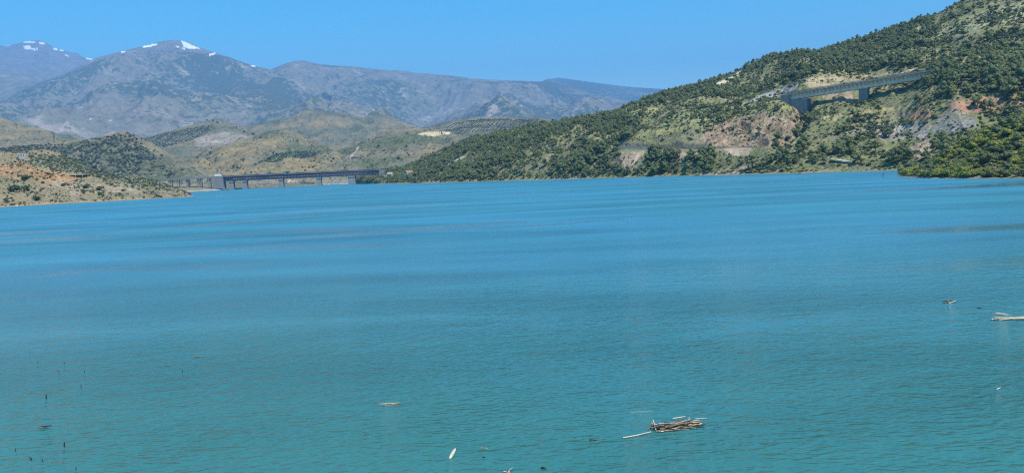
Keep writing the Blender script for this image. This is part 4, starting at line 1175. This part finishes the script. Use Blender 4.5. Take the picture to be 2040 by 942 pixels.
# white lorry on the bridge
p = onb(436) - bn * 2.2; p.z = zt - 0.15
lor = empty('white_lorry', p, math.atan2(bd.y, bd.x)); tag(lor, 'white box lorry crossing the left end of the truss bridge', 'lorry')
m = MB(); m.box((-1.4, 0, 2.35), (8.2, 2.4, 2.7)); m.build('cargo_box', MAT['white'], lor)
m = MB(); m.hexa([(3.0, -1.15, .75), (5.2, -1.15, .75), (5.2, 1.15, .75), (3.0, 1.15, .75), (3.0, -1.1, 3.0), (4.7, -1.1, 3.0), (4.7, 1.1, 3.0), (3.0, 1.1, 3.0)])
cb = m.build('cab', MAT['white'], lor)
m = MB(); m.hexa([(5.13, -1.0, 1.8), (5.17, -1.0, 1.8), (5.17, 1.0, 1.8), (5.13, 1.0, 1.8), (4.78, -1.0, 2.8), (4.82, -1.0, 2.8), (4.82, 1.0, 2.8), (4.78, 1.0, 2.8)]); m.build('windscreen', MAT['glass'], cb)
m = MB(); m.box((-0.3, 0, .8), (10.4, 1.0, .35)); m.build('chassis', MAT['tyre'], lor)
for x in (-4.2, -3.0, 3.9):
    for y in (-1.0, 1.0):
        m = MB(); m.tube([(x, y - .17, .5), (x, y + .17, .5)], .5, 12); m.build('wheel', MAT['tyre'], lor)

# ------------------------------------------------------------------ concrete viaduct on the right hillside
A = V3(wp(1577, 187.5, 705)); B = V3(wp(1872, 139.5, 630))
vd = (B - A).normalized(); vh = Vector((vd.x, vd.y, 0)).normalized(); vn = Vector((-vh.y, vh.x, 0))
if vn.dot(Vector((A.x, A.y, 0))) < 0: vn = -vn        # away from the camera
vi = empty('concrete_viaduct', (A.x, A.y, A.z - 12)); tag(vi, 'grey concrete girder viaduct crossing the ravine on the right hillside', 'viaduct')
def prism(mb, a, b, prof):
    """profile (offset across, height from deck top) swept from a to b"""
    n = len(prof); base = len(mb.v)
    for q in (a, b):
        for o, z in prof: mb.v.append(tuple(q + vn * o + Vector((0, 0, z))))
    for k in range(n):
        mb.f.append((base + k, base + (k + 1) % n, base + n + (k + 1) % n, base + n + k))
    mb.f.append(tuple(base + k for k in reversed(range(n)))); mb.f.append(tuple(base + n + k for k in range(n)))
m = MB(); prism(m, A, B, [(-6, 0), (-6, -0.35), (-3.4, -0.75), (3.4, -0.75), (6, -0.35), (6, 0)]); child(m, 'deck_slab', MAT['concrete_pale'], vi)
m = MB(); prism(m, A, B, [(-3.4, -0.76), (-2.9, -5.2), (2.9, -5.2), (3.4, -0.76)]); child(m, 'box_girder', MAT['concrete_pale'], vi)
m = MB(); prism(m, A, B, [(-5.0, 0.004), (5.0, 0.004), (5.0, 0.06), (-5.0, 0.06)]); child(m, 'road_surface', MAT['asphalt'], vi)
for sgn in (-1, 1):
    m = MB(); prism(m, A - vd * 6, B, [(sgn * 5.95, 0.003), (sgn * 5.6, 0.003), (sgn * 5.6, 0.6), (sgn * 5.95, 0.6)]); child(m, 'kerb_wall', MAT['concrete2'], vi)
    m = MB()
    n = int((B - A).length / 2.2)
    for k in range(n + 1):
        q = A + vd * (k * 2.2) + vn * (sgn * 5.78); m.bar(q + Vector((0, 0, 0.6)), q + Vector((0, 0, 1.55)), 0.14)
    for z in (0.85, 1.2, 1.52):
        m.bar(A + vn * (sgn * 5.78) + Vector((0, 0, z)), B + vn * (sgn * 5.78) + Vector((0, 0, z)), 0.18, 0.16)
    o = child(m, 'railing', MAT['rail'], vi)
m = MB()
for k in range(int((B - A).length / 3.2)):
    q = A + vd * (1.6 + k * 3.2)
    a_ = q + vn * (-3.28) + Vector((0, 0, -2.9)); b_ = q + vn * (-5.75) + Vector((0, 0, -0.5)); m.bar(a_, b_, 0.28, 0.3)
o = child(m, 'bracket', MAT['concrete2'], vi); o['kind'] = 'stuff'
t = 0.0
best = min((abs(proj(np.array([[*(A + vd * s)]]))[0][0] - 1721), s) for s in np.linspace(0, (B - A).length, 200))
q = A + vd * best[1]; gz = ground_z('hillside_right', q.x, q.y)
m = MB(); hw = 3.5
pts = []
for z in (gz - 3, q.z - 6.2):
    pts += [Vector((c.x, c.y, z)) for c in (q - vh * hw - vn * 2.4, q + vh * hw - vn * 2.4, q + vh * hw + vn * 2.4, q - vh * hw + vn * 2.4)]
m.hexa(pts); pr = child(m, 'pier', MAT['concrete2'], vi)
m = MB(); prism(m, q - vd * 3.9, q + vd * 3.9, [(-2.8, -6.15), (2.8, -6.15), (2.8, -5.21), (-2.8, -5.21)]); child(m, 'pier_cap', MAT['concrete2'], vi)
# abutment: front block and wing wall
gz = ground_z('hillside_right', A.x, A.y)
m = MB(); pts = []
for z in (gz - 8, A.z - 0.8):
    pts += [Vector((c.x, c.y, z)) for c in (A - vh * 7 - vn * 5.9, A + vh * 0.0 - vn * 5.9, A + vh * 0.0 + vn * 5.9, A - vh * 7 + vn * 5.9)]
m.hexa(pts); child(m, 'abutment', MAT['concrete2'], vi)
m = MB(); pts = []
for z in (gz - 8, A.z - 5.3):
    pts += [Vector((c.x, c.y, z)) for c in (A + vh * 0.02 - vn * 4.5, A + vh * 15 - vn * 4.5, A + vh * 15 + vn * 5, A + vh * 0.02 + vn * 5)]
m.hexa(pts); child(m, 'bearing_wall', MAT['concrete2'], vi)
# ------------------------------------------------------------------ lower road with its pale parapet
L = LAYERS['hillside_right']
xs = XAZ(L.az); rowa = np.where(L.seg == 2)[0][0]; rowb = np.where(L.seg == 3)[0][0]
sel = np.where((xs > 1233) & (xs < 1530))[0]
vv, ff = [], []
for c in sel:
    pa = L.P[rowa, c]; pb = L.P[rowb, c]; z = L.P[rowa:rowb + 1, c, 2].max() + 0.12
    dv = (pb - pa); dv[2] = 0; dv /= np.linalg.norm(dv)
    for q in (pa + dv * 0.3, pa + dv * 8.2): vv.append((q[0], q[1], z))
for k in range(len(sel) - 1): ff.append((2 * k, 2 * k + 2, 2 * k + 3, 2 * k + 1))
m = MB(); m.add(vv, ff); rd = m.build('lower_road', plain('worn_road', (0.15, 0.14, 0.12), 0.9, 0.2, 0.5)); tag(rd, 'narrow road cut into the hillside above the shore', 'road', kind='structure')
def ribbon_wall(mb, pts, h, w):
    for p_, q_ in zip(pts[:-1], pts[1:]):
        p_ = Vector(p_); q_ = Vector(q_); mb.bar(p_ + Vector((0, 0, h / 2)), q_ + Vector((0, 0, h / 2)), w, h)
edge = [vv[2 * k] for k in range(0, len(sel), 6)]
ex = [proj(np.array([e_]))[0][0] for e_ in edge]
pa_ = [e_ for e_, x_ in zip(edge, ex) if x_ < 1345]
m = MB(); ribbon_wall(m, [(p_[0], p_[1], p_[2] - 0.6) for p_ in pa_], 1.9, 0.5); tag(m.build('road_parapet', MAT['cream']), 'pale parapet wall along the bend of the lower road', 'parapet')
pb_ = [e_ for e_, x_ in zip(edge, ex) if x_ >= 1345]
gr = empty('guard_rail', pb_[0]); tag(gr, 'thin guard rail along the shaded stretch of the lower road', 'guard rail')
m = MB()
for p_, q_ in zip(pb_[:-1], pb_[1:]): m.bar(Vector(p_) + Vector((0, 0, .7)) - Vector(pb_[0]), Vector(q_) + Vector((0, 0, .7)) - Vector(pb_[0]), 0.12, 0.35)
m.build('rail', MAT['concrete2'], gr)
for p_ in pb_[::2]:
    m = MB(); q_ = Vector(p_) - Vector(pb_[0]); m.bar(q_ - Vector((0, 0, .2)), q_ + Vector((0, 0, .6)), 0.14); m.build('post', MAT['rail'], gr)
# pale ramp strip by the shore
m = MB(); pts = [pick('hillside_right', x, y) for x, y in ((1655, 320), (1664, 321), (1674, 322.5), (1684, 323.5), (1700, 325))]
for a_, b_ in zip(pts[:-1], pts[1:]): m.bar(V3(a_) + Vector((0, 0, .7)), V3(b_) + Vector((0, 0, .7)), 3.2, 1.0)
tag(m.build('concrete_ramp', MAT['cream']), 'pale concrete strip on the bushy shore slope at right', 'ramp', kind='structure')
# sign boards on the upper slope
p = pick('hillside_right', 2013, 113); sg = empty('sign_board', p, -0.25)
tag(sg, 'grey upright board standing alone on the upper right slope', 'board')
hgt = 12 * p[1] / F
for k in (-1, 0, 1):
    m = MB(); m.box((k * 1.05, 0, hgt * .58), (0.98, 0.14, hgt * .84)); m.build('panel', MAT['grey'], sg)
for k in (-1.2, 1.2):
    m = MB(); m.bar((k, 0.16, -0.8), (k, 0.16, hgt), 0.16); m.build('post', MAT['rail'], sg)

# ------------------------------------------------------------------ houses and huts
def house(name, label, layer, x, y, w, d, h, rz, roof='gable', wall='white', rmat='roof', win=2):
    p = pick(layer, x, y); t = empty(name, (p[0], p[1], p[2] - 0.2), rz); tag(t, label, 'house' if 'house' in name else 'building')
    m = MB(); m.box((0, 0, h / 2 - 1.0), (w, d, h + 2)); m.build('wall', MAT[wall], t)
    m = MB()
    if roof == 'gable':
        e_ = 0.4; r = d * 0.32
        m.add([(-w / 2 - e_, -d / 2 - e_, h - .1), (w / 2 + e_, -d / 2 - e_, h - .1), (w / 2 + e_, d / 2 + e_, h - .1), (-w / 2 - e_, d / 2 + e_, h - .1), (-w / 2 - e_, 0, h + r), (w / 2 + e_, 0, h + r)],
              [(0, 1, 5, 4), (2, 3, 4, 5), (1, 2, 5), (3, 0, 4), (3, 2, 1, 0)])
    else: m.box((0, 0, h + 0.1), (w + 0.6, d + 0.6, 0.3))
    m.build('roof', MAT[rmat], t)
    for k in range(win):
        m = MB(); m.box((w * ((k + 0.75) / (win + 0.5) - 0.5), -d / 2 - 0.02, h * 0.55), (w * 0.09, 0.08, h * 0.3)); m.build('window', MAT['glass'], t)
    m = MB(); m.box((-w * 0.40, -d / 2 - 0.03, min(1.05, h * .4)), (1.1, 0.1, 2.1)); m.build('door', MAT['rail'], t)
    return t
house('farmhouse', 'small white farmhouse on the mountain foot, the right one of two', 'mountain_main', 220, 243, 22, 16, 12, 0.5, win=3)
house('farmhouse', 'small white farmhouse on the mountain foot, the left one of two', 'mountain_main', 180, 238, 18, 14, 9, 0.2, win=2)
house('shore_house', 'cream house with tiled roof right of the bridge end', 'hillside_right', 814, 353, 9, 8, 6, 0.6, 'gable', 'cream')
house('shore_house', 'pale grey house among trees beside the bridge end', 'hillside_right', 778, 352, 7, 6, 4.0, -0.4, 'gable', 'stone', 'stone')
house('shore_house', 'low pale flat roofed house nearest the bridge end', 'hillside_right', 766, 353, 7, 6, 3.4, 0.2, 'flat', 'stone', 'stone')
house('stone_ruin_building', 'low flat roofed stone building on the crest of the left headland', 'headland_left', 46, 316, 7.5, 6, 6.0, 0.1, 'flat', 'stone', 'stone', 3)
house('long_shed_building', 'long low white roofed shed at the left edge of the headland', 'headland_left', 15, 327, 20, 5, 1.6, 0.03, 'flat', 'stone', 'white', 3)
# flat canopy on the left headland
p = pick('headland_left', 160, 353); t = empty('canopy', p, 0.02); tag(t, 'flat thin roofed shelter with deep shade on the left headland', 'shelter')
m = MB(); m.box((0, 0, 2.2), (17, 4.0, 0.4)); m.build('roof', MAT['cream'], t)
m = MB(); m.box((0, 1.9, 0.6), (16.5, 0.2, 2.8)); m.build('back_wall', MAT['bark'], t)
for k in (-8, -3, 3, 8):
    m = MB(); m.bar((k, -1.7, -2), (k, -1.7, 2.0), 0.3); m.build('post', MAT['stone'], t)
# lattice pylon
p = pick('hill_wooded', 108, 288); py_ = empty('power_pylon', (p[0], p[1], p[2] - 0.5)); tag(py_, 'thin steel lattice pylon on the ridge behind the left headland', 'pylon')
Hh = 21.0
for sx_ in (-1, 1):
    for sy_ in (-1, 1):
        m = MB(); m.bar((sx_ * 1.9, sy_ * 1.9, -1), (sx_ * .35, sy_ * .35, Hh), 0.22); m.build('leg', MAT['rail'], py_)
m = MB()
for k in range(8):
    z0, z1 = Hh * k / 8, Hh * (k + 1) / 8; a0 = 1.9 - 1.55 * k / 8; a1 = 1.9 - 1.55 * (k + 1) / 8
    for c0, c1 in (((-1, -1), (1, -1)), ((1, -1), (1, 1)), ((1, 1), (-1, 1)), ((-1, 1), (-1, -1))):
        m.bar((c0[0] * a0, c0[1] * a0, z0), (c1[0] * a1, c1[1] * a1, z1), 0.12); m.bar((c1[0] * a0, c1[1] * a0, z0), (c0[0] * a1, c0[1] * a1, z1), 0.12)
m.build('bracing', MAT['rail'], py_)
for z in (Hh * .72, Hh * .86, Hh * .98):
    m = MB(); m.bar((-3.6, 0, z), (3.6, 0, z), 0.25); m.build('cross_arm', MAT['rail'], py_)

# ------------------------------------------------------------------ things on the water
def wpt(x, y): return V3(wp(x, y, None))
def boat_hull(L_, Wd, Ht):
    m = MB(); n = 12; ring = []
    for i in range(n + 1):
        t = i / n; x = (t - .5) * L_; w = Wd / 2 * math.sin(math.pi * min(max(t, .02), .98)) ** .6; s = Ht * (0.65 + 0.5 * (2 * t - 1) ** 2)
        ring.append([(x, -w, s), (x, -w * .75, -0.05), (x, 0, -0.12), (x, w * .75, -0.05), (x, w, s), (x, w * .85, s - .02), (x, 0, 0.08), (x, -w * .85, s - .02)])
    for r in ring: m.v += r
    for i in range(n):
        for k in range(8):
            a_ = i * 8 + k; b_ = i * 8 + (k + 1) % 8; m.f.append((a_, b_, b_ + 8, a_ + 8))
    m.f.append(tuple(range(7, -1, -1))); m.f.append(tuple(n * 8 + k for k in range(8)))
    return m
p = wpt(1594, 347.3); bt = empty('rowing_boat', p, 0.15); tag(bt, 'small orange boat lying just off the far right shore', 'boat')
boat_hull(3.8, 1.3, 0.55).build('hull', MAT['orange'], bt)
for x in (-0.7, 0.7):
    m = MB(); m.box((x, 0, 0.38), (0.25, 0.95, 0.05)); m.build('seat', MAT['cane'], bt)
p = wpt(1759, 353); m = MB(); m.tube([(0, 0, -0.6), (0.05, 0, 1.0), (0.18, 0.02, 2.0)], [0.14, 0.13, 0.08], 7)
o = m.build('mooring_post', MAT['wetwood']); o.location = p; tag(o, 'dark leaning post in the water by the near right headland', 'post')

def cane(mb_or_parent, a, b, r, mat, name='cane'):
    a = Vector(a); b = Vector(b); mid = (a + b) / 2 + Vector((random.gauss(0, .02), random.gauss(0, .02), random.gauss(0, .008))) * (b - a).length
    m = MB(); m.tube([a, mid, b], [r, r * .95, r * .7], 6)
    return m.build(name, MAT[mat], mb_or_parent)
def raft(name, label, x0, y0, x1, y1, n, width, lens, r, hgt, mats, ang=0.16):
    a = wpt(x0, y0); b = wpt(x1, y1); c = (a + b) / 2
    t = empty(name, c, math.atan2((b - a).y, (b - a).x)); tag(t, label, 'debris')
    L_ = (b - a).length
    for k in range(n):
        l_ = random.uniform(*lens); u = random.uniform(-.5, .5) * max(L_ - l_ * .7, 0.05); v = random.gauss(0, .33) * width
        v = max(-width * .6, min(width * .6, v)); th = random.gauss(0, ang)
        z = 0.012 + hgt * random.random() * max(0.1, 1 - (2 * v / width) ** 2)
        dx, dy = math.cos(th) * l_ / 2, math.sin(th) * l_ / 2
        tz = random.gauss(0, hgt * .35)
        cane(t, (u - dx, v - dy, max(z - tz, 0.0)), (u + dx, v + dy, max(z + tz, 0.0)), r * random.uniform(.6, 1.15), random.choice(mats))
    return t
rf = raft('reed_raft', 'large raft of broken pale canes floating in the right foreground', 1302, 857, 1392, 843, 84, 0.62, (0.35, 1.6), 0.020, 0.13, ['cane', 'cane', 'log', 'cane_dark', 'cane_dark', 'cane_dark', 'wetwood', 'wetwood'], 0.16)
inv = Matrix.Rotation(-rf.rotation_euler.z, 4, 'Z') @ Matrix.Translation(-rf.location)
def onraft(pa, pb, za, zb, r, mat): cane(rf, inv @ (wpt(*pa) + Vector((0, 0, za))), inv @ (wpt(*pb) + Vector((0, 0, zb))), r, mat)
onraft((1241, 873), (1297, 862), .03, .05, .024, 'log'); onraft((1301, 846), (1307, 859), .20, .05, .02, 'log')
onraft((1372, 845), (1373, 833), .05, .06, .02, 'cane'); onraft((1385, 836), (1408, 834), .05, .03, .016, 'cane'); onraft((1387, 848), (1398, 843), .02, .02, .024, 'log')
onraft((1288, 856), (1300, 852), .02, .03, .02, 'cane_dark'); onraft((1340, 838), (1365, 835), .1, .12, .024, 'log')
raft('reed_bundle', 'white and brown bundle of canes floating at the right edge', 1988, 637, 2060, 633, 26, 0.7, (0.9, 2.8), 0.032, 0.10, ['log', 'cane', 'cane', 'cane_dark', 'cane_dark'], 0.07)
raft('reed_bundle', 'short pale cane bundle just left of the bundle at the right edge', 1984, 624, 2010, 628, 7, 0.4, (0.4, 1.0), 0.035, 0.05, ['log', 'cane'], 0.2)
raft('twig_clump', 'small brown twig clump floating below the dark ripples at right', 1884, 604, 1902, 601, 9, 0.5, (0.3, 0.9), 0.03, 0.08, ['cane', 'cane_dark', 'wetwood'], 0.4)
raft('twig_clump', 'thin brown twigs floating left of the bottom centre', 756, 806, 797, 804, 9, 0.28, (0.3, 0.9), 0.014, 0.03, ['cane', 'cane_dark', 'cane_dark'], 0.16)
raft('twig_clump', 'flat dark twig clump floating near the left edge', 78, 851, 102, 848, 10, 0.22, (0.2, 0.5), 0.014, 0.03, ['wetwood', 'cane_dark'], 0.3)
raft('twig_clump', 'tiny dark twigs floating left of the large cane raft', 1175, 877, 1193, 876, 5, 0.1, (0.15, 0.35), 0.012, 0.02, ['wetwood', 'cane_dark'], 0.2)
raft('twig_clump', 'pale reed scraps at the bottom edge of the water', 1004, 941, 1022, 939, 9, 0.2, (0.1, 0.3), 0.016, 0.08, ['log', 'cane', 'wetwood'], 0.9)
raft('twig_clump', 'small dark twigs between the floating log and the cane raft', 958, 893, 972, 893, 6, 0.14, (0.08, 0.22), 0.012, 0.04, ['cane_dark', 'cane'], 0.9)
def lone(name, label, cat, pa, pb, r, mat, za=.01, zb=.01):
    a = wpt(*pa); b = wpt(*pb); m = MB()
    d = b - a; mid = d * .5 + Vector((random.gauss(0, .03), 0, 0)) * d.length
    m.tube([Vector((0, 0, za)), d * .25 + Vector((0, 0, za + r * .3)), mid + Vector((0, 0, (za + zb) / 2 + r * .4)), d * .8 + Vector((0, 0, zb)), d + Vector((0, 0, zb))], [r * .6, r, r * 1.05, r * .9, r * .5], 8)
    o = m.build(name, MAT[mat]); o.location = a; tag(o, label, cat); return o
lg = lone('floating_log', 'short bleached log floating upright in view at the bottom centre', 'log', (896, 914), (907, 897), 0.06, 'log', .02, .06)
lone('floating_cane', 'thin pale cane floating just above the large raft', 'cane', (1256, 821), (1297, 820), .012, 'cane')
lone('floating_cane', 'thin brown stick floating in the left middle distance', 'cane', (382, 712), (408, 709.5), .022, 'cane_dark')
lone('floating_cane', 'tiny pale stick floating near the right edge', 'cane', (1985, 776), (1993, 772), .02, 'log')
lone('floating_cane', 'thin dark twig trailing at the lower middle', 'cane', (1064, 883), (1086, 878), .008, 'cane_dark')
lone('floating_log', 'dark driftwood lump at the bottom edge', 'log', (1078, 932), (1088, 933.5), .045, 'wetwood')
lone('floating_log', 'small black driftwood piece right of the bleached log', 'log', (961, 910.5), (967, 910.5), .02, 'wetwood')
lone('floating_cane', 'dark thin stick floating above the bundle at the right edge', 'cane', (1946, 614), (1957, 614), .03, 'wetwood')
lone('floating_cane', 'faint brown cane at the left of the bottom centre', 'cane', (722, 861), (732, 861), .01, 'cane_dark')
for x, y, h, lab in [(92, 794, 9, 'upright dark stake in the water left, the farther of the thick two'), (128, 889, 9, 'upright dark stake in the water left, nearest thick one'), (31, 899, 7, 'thin upright stake near the left edge'),
                     (162, 771, 6, 'thin upright stake farthest from the shore stakes'), (363, 742, 6, 'lone thin stake in the water left of centre'), (128, 724, 5, 'short dark stub in the far group of stubs'),
                     (117, 741, 5, 'short dark stub left in the far group of stubs'), (75, 723, 4, 'tiny dark stub left of the far group'), (168, 741, 4, 'tiny dark stub right of the far group'), (62, 915, 5, 'thin twig tip beside the nearest thick stake'), (84, 919, 6, 'thin twig tip right of the nearest stakes'), (151, 935, 6, 'thin twig tip at the lower left edge')]:
    p = wpt(x, y); hh = h * p.y / F; m = MB(); r = 0.028 if 'thick' in lab else 0.014
    m.tube([(0, 0, -0.25), (0.01, 0, hh * .6), (random.gauss(0, .04), 0, hh)], [r, r, r * .7], 6)
    o = m.build('submerged_stake', MAT['wetwood']); o.location = p; tag(o, lab, 'stake')
p = pick('headland_left', 33, 411.5); o = link(bpy.data.objects.new('white_boulder', ROCKS[1].copy())); o.data.materials.clear(); o.data.materials.append(MAT['white'])
o.location = (p[0], p[1], p[2]); o.scale = (2.0, 1.4, 1.2); tag(o, 'white boulder at the waterline of the left headland', 'boulder')

# ------------------------------------------------------------------ haze
zmax = max(float(l.P[..., 2].max()) for l in LAYERS.values()) + 30
m = MB(); m.hexa([(-20500, -3500, -12), (20500, -3500, -12), (20500, 20500, -12), (-20500, 20500, -12), (-20500, -3500, zmax), (20500, -3500, zmax), (20500, 20500, zmax), (-20500, 20500, zmax)])
hm = bpy.data.materials.new('haze_air'); hm.use_nodes = True
hn = hm.node_tree; hn.nodes.clear()
out = hn.nodes.new('ShaderNodeOutputMaterial'); pv = hn.nodes.new('ShaderNodeVolumePrincipled')
pv.inputs['Color'].default_value = (0.21, 0.55, 1.0, 1); pv.inputs['Density'].default_value = HAZE_DENSITY
pv.inputs['Anisotropy'].default_value = 0.0
hn.links.new(pv.outputs[0], out.inputs['Volume'])
tag(m.build('haze', hm), 'pale blue haze in the air between the camera and the mountains', 'haze', kind='stuff')
